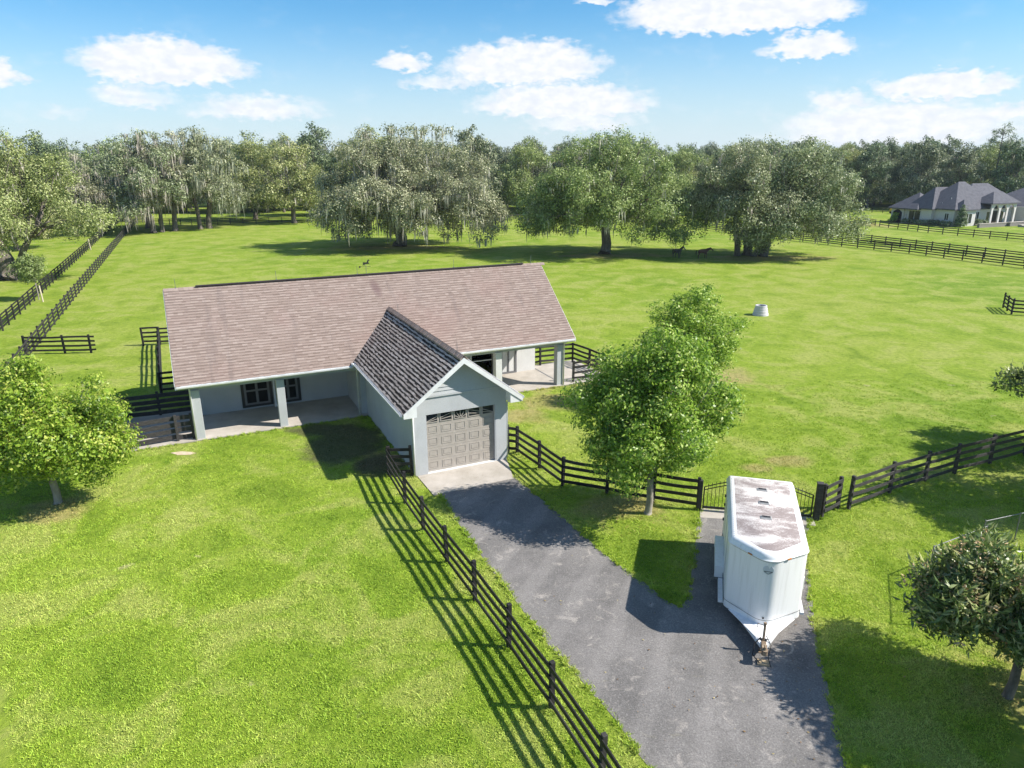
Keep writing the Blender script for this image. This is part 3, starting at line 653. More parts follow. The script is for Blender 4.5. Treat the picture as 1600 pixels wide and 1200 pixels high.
# rake trim and cornice returns
q = MB()
for sg in (-1, 1):
    a = WC; b_ = WC + sg * (HW + .02)
    top0, top1 = WR - .005, WE - .02
    y0, y1 = V0 - .035, V0 - .003
    vs = [(a, y0, top0), (b_, y0, top1), (b_, y0, top1 - .2), (a, y0, top0 - .27)]; vs2 = [(x_, y1, z_) for x_, _, z_ in vs]
    q.add(vs + vs2, [(0, 1, 2, 3), (7, 6, 5, 4)] + [(i, (i + 1) % 4, 4 + (i + 1) % 4, 4 + i) for i in range(4)])
q.build('rake_board', MT, barn)
q = MB()
for sg in (-1, 1):
    xw = WC + sg * (hw - .0); xe = WC + sg * (HW - .0); zl = WE - .24
    vs = [(xw - sg * .3, V0 + .0, zt(xw - sg * .3) + .0), (xe, V0, WE - .17), (xe, V0, zl), (xw - sg * .3, V0, zl)]
    vs = [(xw - sg * .02, V0, zt(xw) + .02), (xe, V0, WE - .17), (xe, V0, zl), (xw - sg * .02, V0, zl)]
    vs2 = [(x_, wv - .003, z_) for x_, _, z_ in vs]
    q.add(vs + vs2, [(0, 1, 2, 3), (7, 6, 5, 4)] + [(i, (i + 1) % 4, 4 + (i + 1) % 4, 4 + i) for i in range(4)])
    # soffit under the rake
    vs = [(WC, V0, zt(WC) - .0), (xw, V0, zt(xw)), (xw, wv - .05, zt(xw)), (WC, wv - .05, zt(WC))]; vs2 = [(x_, y_, z_ - .02) for x_, y_, z_ in vs]
    q.add(vs + vs2, [(0, 1, 2, 3), (7, 6, 5, 4)] + [(i, (i + 1) % 4, 4 + (i + 1) % 4, 4 + i) for i in range(4)])
    # side soffit
    q.box((min(xw + sg * .002, xe), wv, zl), (max(xw + sg * .002, xe), vE - .3, zl + .03))
q.build('cornice_return', MT, barn)
# garage door
gd0, gd1, gz0, gz1, gv = 9.55, 13.02, .05, 2.98, wv + .16
q = MB(); q.box((gd0, gv, gz0), (gd1, gv + .05, gz1))
nc, nr = 5, 5; cw = (gd1 - gd0) / nc; rh_ = (gz1 - gz0) / nr
for r_ in range(4):
    z0 = gz0 + r_ * rh_
    q.box((gd0, gv - .006, z0 + .0), (gd1, gv - .001, z0 + .012))
    for c_ in range(nc):
        x0, x1 = gd0 + c_ * cw + .1, gd0 + (c_ + 1) * cw - .1; za, zb = z0 + .13, z0 + rh_ - .1
        fr_ = .03
        for lo, hi in (((x0, gv - .014, za), (x1, gv - .001, za + fr_)), ((x0, gv - .014, zb - fr_), (x1, gv - .001, zb)), ((x0, gv - .014, za + fr_), (x0 + fr_, gv - .001, zb - fr_)), ((x1 - fr_, gv - .014, za + fr_), (x1, gv - .001, zb - fr_))): q.box(lo, hi)
        q.box((x0 + .08, gv - .010, za + .075), (x1 - .08, gv - .001, zb - .075))
gd = q.build('garage_door', MDOOR, barn)
for c_ in range(nc):
    x0, x1 = gd0 + c_ * cw + .08, gd0 + (c_ + 1) * cw - .08; za, zb = gz0 + 4 * rh_ + .1, gz1 - .08
    p = MB(); p.box((x0, gv - .012, za), (x1, gv - .002, zb)); wn = p.build('window', MWIN, gd)
    p = MB()
    for lo, hi in (((x0 - .03, gv - .03, za - .03), (x1 + .03, gv - .0, za)), ((x0 - .03, gv - .03, zb), (x1 + .03, gv - .0, zb + .03)), ((x0 - .03, gv - .03, za), (x0, gv, zb)), ((x1, gv - .03, za), (x1 + .03, gv, zb))): p.box(lo, hi)
    if c_ == 2:
        for a in (20, 50, 90, 130, 160): p.bar((x0 / 2 + x1 / 2 + .06 * math.cos(R(a)), gv - .022, za + .06 * math.sin(R(a))), (x0 / 2 + x1 / 2 + .28 * math.cos(R(a)), gv - .022, za + min(.36, .36 * math.sin(R(a)))), .012, .03, side=(0, 1, 0))
        p.tube([(x0 / 2 + x1 / 2 + .08 * math.cos(R(a)), gv - .022, za + .08 * math.sin(R(a))) for a in range(0, 181, 30)], .012, 5)
    else:
        xa = x1 if c_ < 2 else x0; xb = x0 if c_ < 2 else x1
        k_ = (2 - c_) if c_ < 2 else (c_ - 2)
        for fz in (.35, .75): p.bar((xa, gv - .022, za + (.36 if k_ == 1 else .27) * fz * 1.2), (xb, gv - .022, za + (.22 if k_ == 1 else .05) * fz), .012, .025, side=(0, 1, 0))
    p.build('muntin', MDOOR, gd)
q = MB(); q.box((gd0 - .0, wv + .001, gz1 - .06), (gd1, wv + .155, gz1 - .002)); q.box((gd0 + .002, wv + .01, .03), (gd0 + .05, gv - .03, gz1 - .06)); q.box((gd1 - .05, wv + .01, .03), (gd1 - .002, gv - .03, gz1 - .06)); q.build('door_jamb', MW, barn)
q = MB(); q.box((gd0, wv - .02, .036), (gd1, gv, .05)); q.build('sill', MT, barn)
# flashing at the lower ends of the wing valleys
for sg in (-1, 1):
    q = MB(); xx = WC + sg * (HW + .05); q.box((xx - .16, -.62, 3.13), (xx + .16, -.38, 3.25)); q.build('valley_flashing', MT, barn)
# lightning rods and weathervane
for u_, v_, z_ in ((0, 4.6, 7.29), (5.3, 4.6, 7.36), (10.0, 4.6, 7.36), (16.2, 4.6, 7.36), (21.7, 4.6, 7.29), (WC, .6, WR + .03), (WC, -8.9, WR + .03)):
    q = MB(); q.tube([(u_, v_, z_ - .03), (u_, v_, z_ + .5)], .011, 5); q.box((u_ - .03, v_ - .03, z_ - .03), (u_ + .03, v_ + .03, z_ + .03)); q.build('lightning_rod', MGALV, barn)
wv_ = MB(); X = 10.55
wv_.tube([(X, 4.6, 7.33), (X, 4.6, 7.95)], .014, 6)
wvo = wv_.build('weathervane', MGALV, barn)
h = MB()
def slabpoly(mb, pts, y, th_):
    n = len(pts); mb.add([(a, y - th_ / 2, c_) for a, c_ in pts] + [(a, y + th_ / 2, c_) for a, c_ in pts], [tuple(range(n)), tuple(range(n, 2 * n))[::-1]] + [(i, (i + 1) % n, n + (i + 1) % n, n + i) for i in range(n)])
hp = [(-.2, .12), (-.26, .2), (-.18, .24), (.08, .22), (.14, .36), (.22, .44), (.25, .42), (.33, .36), (.31, .32), (.24, .34), (.22, .2), (.3, .1), (.27, .06), (.2, .12), (.15, .09), (-.08, .1), (-.12, -.02), (-.16, -.02), (-.14, .08), (-.24, 0), (-.28, .02)]
slabpoly(h, [(X + a * .75, 7.84 + c_ * .8) for a, c_ in hp], 4.6, .02); h.build('horse_silhouette', MIRON, wvo)
h = MB(); h.bar((X - .36, 4.6, 7.76), (X + .3, 4.6, 7.76), .014, .014); slabpoly(h, [(X - .42, 7.7), (X - .27, 7.76), (X - .42, 7.84)], 4.6, .01); h.build('arrow', MIRON, wvo)

# ------------------------------------------------------------------ horse trailer
def trailer():
    A_ = V((-.27, -.963, 0)).normalized()            # forward (towards the hitch)
    ang = math.atan2(A_.y, A_.x) - math.pi / 2        # local +Y forward, local +X is the left in the picture
    org = V((8.95, 22.95, 0))
    root = tag(empty('horse_trailer', org, ang), 'white horse trailer with grimy roof and pointed nose, parked on the asphalt', 'trailer')
    W, L1, LN = 1.12, 4.6, 5.54
    def foot(off, nose=0):
        w_ = W - off; P = []
        def arc(cx, cy, r_, a0, a1, n):
            return [(cx + r_ * math.cos(R(a0 + (a1 - a0) * i / n)), cy + r_ * math.sin(R(a0 + (a1 - a0) * i / n))) for i in range(n + 1)]
        P += [(-w_, 0 + off)] + [(w_, 0 + off)]
        rc = .12
        # right shoulder -> nose tip (rounded) -> left shoulder
        sl = math.atan2(LN - L1, W)       # nose plane angle
        P += [(w_, L1 - off * .6 - .1), (w_ - .02, L1 - off * .6 - .02), (w_ - .09, L1 - off * .6 + .06)]
        r_ = .46; cy = LN - off * 1.1 + nose - r_ / math.cos(sl) + 0.0; a = 90 - math.degrees(sl)
        tip = arc(0, cy, r_, math.degrees(math.pi / 2 - sl), 180 - math.degrees(math.pi / 2 - sl), 8)
        P += tip + [(-w_ + .09, L1 - off * .6 + .06), (-w_ + .02, L1 - off * .6 - .02), (-w_, L1 - off * .6 - .1)]
        return P
    def loft(levels, name, m_, cap0=True, cap1=True, bevel=0):
        mb = MB(); n = len(levels[0][0]); vs = []
        for P, z in levels: vs += [(x, y, z) for x, y in P]
        fs = [(i * n + k, i * n + (k + 1) % n, (i + 1) * n + (k + 1) % n, (i + 1) * n + k) for i in range(len(levels) - 1) for k in range(n)]
        if cap0: fs.append(tuple(range(n))[::-1])
        if cap1: fs.append(tuple((len(levels) - 1) * n + k for k in range(n)))
        mb.add(vs, fs); o = mb.build(name, m_, root, smooth=True)
        o.modifiers.new('es', 'EDGE_SPLIT').split_angle = R(38)
        return o
    loft([(foot(0, -.12), .42), (foot(0, -.05), 1.4), (foot(0), 2.72)], 'body', MWHITE)
    loft([(foot(-.012), 2.66), (foot(-.03), 2.665), (foot(-.035), 2.70), (foot(-.012), 2.72), (foot(.0), 2.76), (foot(.03), 2.83), (foot(.09), 2.885), (foot(.2), 2.905)], 'roof_cap', MWHITE)
    ro = loft([(foot(.2), 2.906), (foot(.22), 2.915)], 'roof_skin', MTR)
    loft([(foot(-.008), .66), (foot(-.008), .675)], 'body_seam', MRUB, False, False)
    loft([(foot(-.006), 2.64), (foot(-.006), 2.655)], 'cap_seam', MRUB, False, False)
    q = MB()
    for k in range(34):
        y = .35 + k * .13
        for sx in (-1, 1): q.box((sx * (W - .13) - .012, y - .012, 2.89), (sx * (W - .13) + .012, y + .012, 2.908))
    q.build('roof_rivets', MWHITE, root)
    for y in (1.1, 2.1, 3.15):
        q = MB(); q.box((-.17, y - .1, 2.915), (.17, y + .1, 2.935)); q.box((-.14, y - .08, 2.935), (.14, y + .05, 2.955)); v_ = q.build('roof_vent', mat('vent_grey', (.4, .4, .4), .6), root)
        q = MB()
        for k in range(4): q.box((-.13, y - .06 + k * .028, 2.957), (.13, y - .05 + k * .028, 2.963))
        q.build('louvre', MIRON, v_)
    for sx in (-1, 1):
        q = MB(); c_ = sx * .55; yy = L1 + (LN - L1) * (1 - .55 / W) + .05; dx = V((sx * W, -(LN - L1), 0)).normalized()
        q.bar(V((c_, yy, 2.69)) - dx * .07, V((c_, yy, 2.69)) + dx * .07, .035, .035); q.build('marker_light', MAMB, root)
    # lower skirt, fender boxes and wheels on both sides
    for sx in (-1, 1):
        q = MB(); x0, x1 = sorted((sx * (W + .002), sx * (W + .29))); q.box((x0, .95, .80), (x1, 3.0, .86)); q.box((x0, .95, .42), (x1, 1.0, .80)); q.box((x0, 2.95, .42), (x1, 3.0, .80)); xo = sx * (W + .27)
        q.box((min(xo, xo + sx * .02), 1.0, .62), (max(xo, xo + sx * .02), 2.95, .80)); fe = q.build('fender', MWHITE, root, bevel=.02)
        q = MB(); x0, x1 = sorted((sx * (W + .002), sx * (W + .16))); q.box((x0, 3.05, .36), (x1, 4.35, .44)); q.build('running_board', MWHITE, root)
        for yc in (1.5, 2.4):
            q = MB(); xs = sx * (W + .06); pr_ = [(.0, 0)]
            n = 24; vs = []; prof = [(-.09, .2), (-.1, .3), (-.08, .35), (.08, .35), (.1, .3), (.09, .2)]
            for a_, r_ in prof: vs += [(xs + a_, yc + r_ * math.cos(2 * math.pi * k / n), .36 + r_ * math.sin(2 * math.pi * k / n)) for k in range(n)]
            q.add(vs, [(i * n + k, i * n + (k + 1) % n, (i + 1) * n + (k + 1) % n, (i + 1) * n + k) for i in range(5) for k in range(n)]); ty = q.build('wheel', MRUB, root, smooth=True)
            q = MB(); q.tube([(xs - .07, yc, .36), (xs + .07, yc, .36)], .2, 16); q.tube([(xs - .1, yc, .36), (xs + .1, yc, .36)], .06, 10); q.build('rim', MWHITE, ty)
        q = MB(); x0, x1 = sorted((sx * (W + .002), sx * (W + .02))); q.box((x0, .3, .5), (x1, 4.5, .62)); q.build('side_moulding', MGALV, root)
    # badge on the nose, side grab and lock
    q = MB(); vs = []
    for k in range(14): vs.append((.17 * math.cos(2 * math.pi * k / 14), LN + .012, 2.38 + .17 * math.sin(2 * math.pi * k / 14)))
    q.tube([(.02, LN - .26, 2.38), (.02, LN - .152, 2.38)], .15, 20); q.build('nose_badge', mat('badge_white', (.62, .64, .68), .5), root)
    q = MB(); q.bar((-.1, LN - .150, 2.33), (.14, LN - .150, 2.33), .012, .02); q.bar((-.1, LN - .150, 2.33), (.02, LN - .150, 2.25), .012, .015); q.bar((.14, LN - .150, 2.33), (.02, LN - .150, 2.25), .012, .015); q.build('badge_mark', MFR, root)
    q = MB(); q.tube([(0, LN - .3, .68), (0, LN - .22, .68)], .03, 10); q.build('nose_plug', MIRON, root)
    # A-frame, deck, coupler, jack
    q = MB()
    for sx in (-1, 1): q.bar((sx * (W - .05), L1 - .6, .36), (sx * .06, 6.2, .36), .08, .12)
    q.build('drawbar', MWHITE, root)
    q = MB(); q.prism([(-.98, 4.75), (.98, 4.75), (.2, 5.95), (-.2, 5.95)], .425, .44); q.build('drawbar_deck', MWHITE, root)
    q = MB(); q.box((-.07, 6.1, .33), (.07, 6.55, .46)); q.tube([(0, 6.55, .34), (0, 6.56, .5)], .09, 10); q.box((-.02, 6.45, .46), (.02, 6.6, .6)); q.build('coupler', MRUST, root, bevel=.01)
    q = MB(); q.tube([(0, 5.98, .02), (0, 5.98, .95)], .035, 10); q.box((-.11, 5.87, .0), (.11, 6.09, .03)); q.tube([(0, 5.98, .9), (.2, 5.96, .92), (.2, 5.96, .8)], .012, 6); q.tube([(0, 5.98, .95), (0, 5.98, 1.0)], .045, 10); q.build('jack', MRUST, root)
    q = MB(); q.tube([(.08, 6.0, .5), (.25, 6.15, .35), (.3, 6.4, .15), (.1, 6.6, .06)], .015, 6); q.tube([(-.08, 5.9, .5), (-.2, 6.2, .42), (-.12, 6.5, .2), (-.2, 6.7, .05)], .012, 6); q.build('safety_cable', MRUB, root)
    q = MB(); q.box((-.16, 6.42, .0), (.16, 6.64, .06)); q.build('chock_block', mat('timber', (.4, .31, .2), .9), root)
    # rear doors
    q = MB(); q.box((-W + .06, -.03, .5), (-.02, -.002, 2.6)); q.box((.02, -.03, .5), (W - .06, -.002, 2.6)); q.build('rear_door', MWHITE, root, bevel=.01)
    q = MB()
    for sx in (-1, 1):
        for y in (1.15, 2.3, 3.45):
            x0, x1 = sorted((sx * (W + .001), sx * (W + .006))); q.box((x0, y, .63), (x1, y + .02, 2.63))
    q.build('panel_seam', MGALV, root)
    q = MB()
    for z in (1.15, 1.75, 2.1): q.box((W, .2, z), (W + .05, .3, z + .07))
    q.build('side_hinge', MIRON, root)
trailer()

# ------------------------------------------------------------------ water tub
tub = tag(empty('water_tub', (23.3, 64.2, 0)), 'pale ringed concrete water tub standing alone in the open pasture', 'water tub')
q = MB(); q.lathe([(.72, 0), (.70, .18), (.645, .2), (.66, .22), (.64, .42), (.59, .44), (.6, .46), (.58, .66), (.53, .68), (.54, .70), (.52, .92), (.42, .92), (.42, .6), (0, .6)], n=28); q.build('shell', mat('pale_concrete', (.6, .58, .6), .8), tub)
q = MB(); q.lathe([(.415, .8), (0, .8)], n=28); q.build('water', MWIN, tub)

# ------------------------------------------------------------------ trees
def rand_dirs(rs, n):
    v = rs.normal(size=(n, 3)); return v / np.linalg.norm(v, axis=1, keepdims=True)
def leaf_quads(rs, P, out, size, elong=1.6, droop=.0, outw=.7):
    n = len(P)
    if outw > .5:      # long leaves pointing outwards
        d = out * outw + rs.normal(size=(n, 3)) * .6; d[:, 2] -= droop; d /= np.linalg.norm(d, axis=1, keepdims=True)
        nn = out * .4 + rs.normal(size=(n, 3)) * .5 + np.array([0, 0, .6]); s_ = np.cross(d, nn)
    else:              # sprays facing outwards
        nn = out / (np.linalg.norm(out, axis=1, keepdims=True) + 1e-9) + rs.normal(size=(n, 3)) * .42; nn /= np.linalg.norm(nn, axis=1, keepdims=True)
        d = np.cross(nn, rand_dirs(rs, n)); d /= np.linalg.norm(d, axis=1, keepdims=True) + 1e-9; s_ = np.cross(nn, d)
    s_ /= np.linalg.norm(s_, axis=1, keepdims=True) + 1e-9
    L = size * rs.uniform(.6, 1.35, (n, 1)); W_ = L / elong * rs.uniform(.7, 1.2, (n, 1))
    nr = np.cross(d, s_)
    a = P - d * L * .5; b_ = P + s_ * W_ * .5 + nr * L * .12 - d * L * .05; c_ = P + d * L * .5; e = P - s_ * W_ * .5 + nr * L * .12 - d * L * .05
    return np.stack([a, b_, c_, e], 1).reshape(-1, 3)
def crown_mesh(name, rs, lobes, m_, per_area, leaf, clump_r, clump_n, elong=1.6, droop=0, flat_=.75, outw=.3):
    """lobes: (n,4) centre + radius. leaves sit in clumps on each lobe's lumpy shell"""
    Ps = []; Os = []
    for x, y, z, r_ in lobes:
        nc_ = max(4, int(per_area * r_ * r_ * 12.6))
        d = rand_dirs(rs, nc_); rad = r_ * (.6 + .45 * rs.random((nc_, 1)) ** .5)
        c_ = np.array([x, y, z]) + d * rad * np.array([1, 1, flat_])
        k = rs.poisson(clump_n, nc_) + 1; idx = np.repeat(np.arange(nc_), k)
        off = rs.normal(size=(len(idx), 3)); p = c_[idx] + off * clump_r * np.array([1, 1, .7])
        Ps.append(p); Os.append(d[idx] * .75 + off * .38 + np.array([0, 0, .3]))
    P = np.concatenate(Ps); O_ = np.concatenate(Os); keep = P[:, 2] > .25; P, O_ = P[keep], O_[keep]
    Q = leaf_quads(rs, P, O_, leaf, elong, droop, outw)
    return npmesh(name, Q, 4, m_), P
def moss_mesh(name, rs, anchors, lmin, lmax, wd, m_):
    n = len(anchors); Q = []
    L = rs.uniform(lmin, lmax, n) * (.4 + rs.random(n)); a = rs.uniform(0, 2 * math.pi, n); sx = np.stack([np.cos(a), np.sin(a), np.zeros(n)], 1) * (wd * rs.uniform(.5, 1.3, n))[:, None]
    K = 3; wsc = [.6, 1.0, .55, .06]; off = np.cumsum(rs.normal(size=(K + 1, n, 3)) * .05 * np.array([1, 1, 0]), 0)
    for k in range(K):
        p0 = anchors + off[k] - np.stack([np.zeros(n), np.zeros(n), L * k / K], 1); p1 = anchors + off[k + 1] - np.stack([np.zeros(n), np.zeros(n), L * (k + 1) / K], 1)
        Q.append(np.stack([p0 - sx * wsc[k], p0 + sx * wsc[k], p1 + sx * wsc[k + 1], p1 - sx * wsc[k + 1]], 1))
    Q = np.stack(Q, 1).reshape(-1, 3); Q[:, 2] = np.maximum(Q[:, 2], .9)
    return npmesh(name, Q, 4, m_)
def limbs_mesh(name, rs, lobes, trunks, m_, seglen=1.2, wig=.12, share=.55, minr=.03, every=1):
    """trunks: list of (base xy, fork xyz, r0). each lobe is fed by a limb from the nearest fork"""
    mb = MB(); L = [l for i, l in enumerate(lobes) if i % every == 0]
    for (bx, by), fork, r0_ in trunks:
        f_ = V(fork); b_ = V((bx, by, -.1)); pts = [b_ + (f_ - b_) * t_ + V((math.sin(t_ * 5 + bx) * r0_ * .3, math.cos(t_ * 4 + by) * r0_ * .3, 0)) * (t_ > 0) for t_ in (0, .04, .12, .35, .7, 1)]
        mb.tube(pts, [r0_ * 1.45, r0_ * 1.22, r0_ * 1.06, r0_, r0_ * .9, r0_ * .8], 12)
    mains = {}
    for x, y, z, r_ in L:
        i = min(range(len(trunks)), key=lambda k: (V(trunks[k][1]).xy - V((x, y))).length)
        mains.setdefault(i, []).append((x, y, z, r_))
    for i, ls in mains.items():
        fork = V(trunks[i][1]); r0_ = trunks[i][2]
        nm = max(4, min(9, len(ls) // 6 + 3)); th_ = sorted(ls, key=lambda l: math.atan2(l[1] - fork.y, l[0] - fork.x))
        for g_ in range(nm):
            grp = th_[g_ * len(th_) // nm:(g_ + 1) * len(th_) // nm]
            if not grp: continue
            c_ = V((sum(l[0] for l in grp) / len(grp), sum(l[1] for l in grp) / len(grp), sum(l[2] for l in grp) / len(grp)))
            mid = fork.lerp(c_, .75); start = fork - V((0, 0, r0_ * (.2 + .9 * rs.random())))
            n = 6; pts = []
            for k in range(n + 1):
                t_ = k / n; p = start.lerp(mid, t_); p.z += math.sin(t_ * math.pi) * .08 * (mid - start).length * (1 if rs.random() < .8 else -1) * .7
                if 0 < k: p += V(rs.normal(size=3)) * wig * min(1, r0_ * 2.5)
                pts.append(p)
            rr = [r0_ * share * (1 - .62 * k / n) for k in range(n + 1)]; mb.tube(pts, rr, 8)
            for l in grp:
                k0 = rs.integers(2, n + 1); s0 = pts[k0]; e = V(l[:3]); m1 = s0.lerp(e, .5) + V(rs.normal(size=3)) * wig * 2.0; r1 = rr[k0] * .55
                mb.tube([s0, m1, e], [max(minr, r1), max(minr, r1 * .6), minr * .6], 6)
                for _ in range(2):
                    e2 = e + V(rand_dirs(rs, 1)[0]) * l[3] * .8; mb.tube([m1.lerp(e, .6), e2], [max(minr * .8, r1 * .35), minr * .4], 5)
    me = bpy.data.meshes.new(name); me.from_pydata(mb.v, [], mb.f); me.materials.append(m_)
    me.polygons.foreach_set('use_smooth', [True] * len(me.polygons)); me.update(); return me
def subs(rs, majors, k, fr=(.3, .46), up=.25, flat_=.72):
    """tufts gathered on the outer shell of each big mass of the crown"""
    L = []
    for x, y, z, r_ in majors:
        d = rand_dirs(rs, max(3, int(k * rs.uniform(.8, 1.2)))); d[:, 2] += up; d /= np.linalg.norm(d, axis=1, keepdims=True)
        for v_ in d:
            q_ = rs.uniform(.72, 1.02); L.append((x + v_[0] * r_ * q_, y + v_[1] * r_ * q_, z + v_[2] * r_ * q_ * flat_, r_ * rs.uniform(*fr)))
    return L
def dome_lobes(rs, n, Rx, Ry, H, zb_in, zb_out, lr, c0=(0, 0), power=2.4, inner=.25, skew=0):
    M = []; k = 18; nm = max(7, round(n / 5.2)); tries = 0
    while len(M) < nm:
        tries += 1
        a = rs.uniform(0, 2 * math.pi); q_ = math.sqrt(rs.random()); r_ = lr * rs.uniform(1.15, 1.95)
        ztop = H - (H - zb_out) * .62 * q_ ** power - r_ * .8; zb = zb_in * (1 - q_ ** 2) + zb_out * q_ ** 2 + r_ * .62
        ztop = max(ztop, zb); z = ztop - abs(rs.normal()) * .05 * H if rs.random() > inner else rs.uniform(zb, ztop)
        if q_ > .6 and rs.random() < .6: z = rs.uniform(zb, ztop)
        x = c0[0] + q_ * (Rx - r_ * .8) * math.cos(a); y = c0[1] + q_ * (Ry - r_ * .8) * math.sin(a); z = max(z, zb)
        if tries < 600 and any((x - m_[0]) ** 2 + (y - m_[1]) ** 2 + ((z - m_[2]) * 1.3) ** 2 < (.62 * (r_ + m_[3])) ** 2 for m_ in M): continue
        M.append((x, y, z, r_))
    # a few sprigs breaking the skyline
    L = subs(rs, M, k)
    for _ in range(nm):
        a = rs.uniform(0, 6.28); q_ = rs.random() * .75; L.append((c0[0] + q_ * Rx * math.cos(a), c0[1] + q_ * Ry * math.sin(a), H - (H - zb_out) * .6 * q_ ** power + rs.uniform(-.6, .5), lr * rs.uniform(.22, .4)))
    return np.array(L)
def make_tree(name, label, cat, loc, meshes, group=None, rz=0, sc=1.0, szz=None):
    root = tag(empty(name, loc, rz), label, cat, group)
    for nm, me in meshes:
        o = link(nm, me, root)
        o.scale = (sc, sc, szz or sc)
    return root
def oak(seed, Rx, Ry, H, trunks, n, lr, zin, zout, leafm, moss=900, ml=(.8, 2.6), leaf=.34, pa=.75, cn=7, c0=(0, 0), inner=.3, power=2.4, mwd=.16, extra=()):
    rs = np.random.default_rng(seed)
    lobes = dome_lobes(rs, n, Rx, Ry, H, zin, zout, lr, c0, power, inner)
    if len(extra): lobes = np.concatenate([lobes, np.array(extra)])
    cm, P = crown_mesh('crown', rs, lobes, leafm, pa, leaf, .42, cn)
    ms = [('trunk', limbs_mesh('trunk', rs, lobes, trunks, MBARK, every=3)), ('crown', cm)]
    if moss:
        k = rs.choice(len(lobes), moss, p=lobes[:, 3] / lobes[:, 3].sum()); d = rand_dirs(rs, moss); d[:, 2] = -abs(d[:, 2]) * .6 + .1
        # strands gather in tufts
        cen = lobes[k, :3] + d * lobes[k, 3:4] * .95; rep = 5; A_ = np.repeat(cen, rep, 0) + rs.normal(size=(moss * rep, 3)) * np.array([.28, .28, .25])
        ms.append(('hanging_moss', moss_mesh('hanging_moss', rs, A_, ml[0], ml[1], mwd * .6, MMOSS)))
    return ms

OG = 'live oaks'
make_tree('live_oak', 'huge spreading live oak heavy with grey moss, alone in the middle of the pasture', 'tree', (-19.1, 121.1, 0),
          oak(11, 17.2, 14, 19.2, [((0, 0), (.2, 0, 4.2), .95)], 120, 2.6, 3.6, 1.5, MOAK, 1150, (.8, 2.4), c0=(1.8, 0), leaf=.29, pa=.9, cn=14, power=3.2))
make_tree('live_oak', 'rounded live oak with a single thick trunk, right of the biggest mossy oak', 'tree', (14.5, 109.5, 0),
          oak(12, 14.2, 12, 17.4, [((0, 0), (.1, 0, 4.8), .75)], 100, 2.4, 4.9, 2.2, MOAKY, 380, (.6, 1.6), c0=(-.1, 0), leaf=.28, pa=.95, cn=14, power=3.0))
make_tree('live_oak', 'twin-trunk live oak with horses standing to its left', 'tree', (34.2, 106.5, 0),
          oak(13, 8.8, 9, 16.4, [((0, 0), (-.8, 0, 6), .42), ((1.6, .6), (1.6, .8, 6.5), .6)], 52, 2.1, 6.4, 4.0, MOAK, 140, (.6, 1.8), c0=(0, .5), leaf=.28, pa=.95, cn=14, power=3.0))
make_tree('live_oak', 'leaning two-stemmed live oak whose crown reaches lowest toward the pasture fence', 'tree', (37.2, 105.7, 0),
          oak(14, 9.6, 9, 16.2, [((-.6, .4), (1.6, 0, 5.2), .35), ((.6, 0), (1.5, 0, 6), .55)], 64, 2.15, 5.8, 2.2, MOAK, 120, (.5, 1.5), c0=(5.2, 0), leaf=.28, pa=.95, cn=14, power=3.4))
make_tree('live_oak', 'large bright live oak with a massive trunk at the left frame edge', 'tree', (-62.7, 86.5, 0),
          oak(15, 11.6, 11, 16.8, [((0, 0), (.2, 0, 5.2), 1.15), ((.4, 0), (4.4, 0, 5.6), .4)], 80, 2.1, 6.4, 4.6, MOAKY, 160, (.5, 1.4), c0=(1.5, 0), leaf=.25, pa=1.05, cn=14, power=3.0))

# prototypes for the many oaks at the far side of the pasture
rs = np.random.default_rng(77)
PA = oak(21, 9.5, 9.5, 20, [((0, 0), (-.6, .3, 6), .55), ((1.6, .8), (2.2, .9, 6.5), .42)], 52, 2.2, 5.0, 3.0, MOAK, 480, (1.0, 3.2), leaf=.38, pa=.65, cn=11, power=3.2)
PB = oak(22, 8.2, 8.4, 19, [((0, 0), (.5, 0, 6), .5)], 44, 2.1, 5.2, 3.6, MOAK, 380, (.9, 2.8), leaf=.38, pa=.65, cn=11, power=2.8)
PC = oak(23, 8.6, 8.6, 18, [((0, 0), (.2, 0, 5), .5)], 46, 2.25, 4.2, 2.6, MOAKY, 90, (.7, 1.8), leaf=.38, pa=.65, cn=11, power=2.8)
PD = oak(24, 7.2, 7.2, 20, [((0, 0), (0, 0, 8), .38)], 44, 2.2, 3.2, 1.6, MWOOD, 70, (.8, 2.2), leaf=.48, pa=.55, cn=8, power=2.4)
far = [
 (PA, -74.0, 147.1, .5, .98, 'mossy twin-stemmed oak standing just right of the lane fences'),
 (PB, -71.3, 151.5, 2.1, 1.04, 'mossy oak with long grey strands beside the lane, second from the fences'),
 (PA, -66.5, 157.0, 3.4, 1.02, 'tall mossy oak at the right end of the lane grove'),
 (PB, -80.5, 158.0, 1.1, 1.04, 'mossy oak rising behind the lane grove, above the fence line'),
 (PB, -95.3, 166.3, 4.2, .95, 'dark twisted oak between the two lane fences at their far end'),
 (PC, -96.5, 178.4, 5.0, 1.05, 'oak at the vanishing end of the lane'),
 (PC, -64.9, 181.6, .9, 1.12, 'greener oak behind the far left fence, with three pale trunks'),
 (PC, -51.7, 170.5, 2.7, 1.06, 'round green oak at the far fence, left of the biggest mossy oak'),
 (PB, -86.0, 140.5, 2.4, .82, 'smaller oak shading the outer lane fence'),
 (PC, -98.5, 138.0, 1.4, .85, 'low bright oak left of the lane, behind the left frame oak'),
 (PC, -82.5, 118.0, 3.0, .72, 'low bushy bright oak just right of the massive left trunk'),
 (PB, -112.0, 158.0, 5.5, .92, 'oak at the far left beyond the lane'),
 (PC, -122.0, 136.0, .2, .9, 'pale green oak at the far left frame edge'),
]
for P_, x, y, rz, sc, lab in far:
    make_tree('oak_tree', lab, 'tree', (x, y, 0), P_, 'oaks at the far side of the pasture', rz, sc)
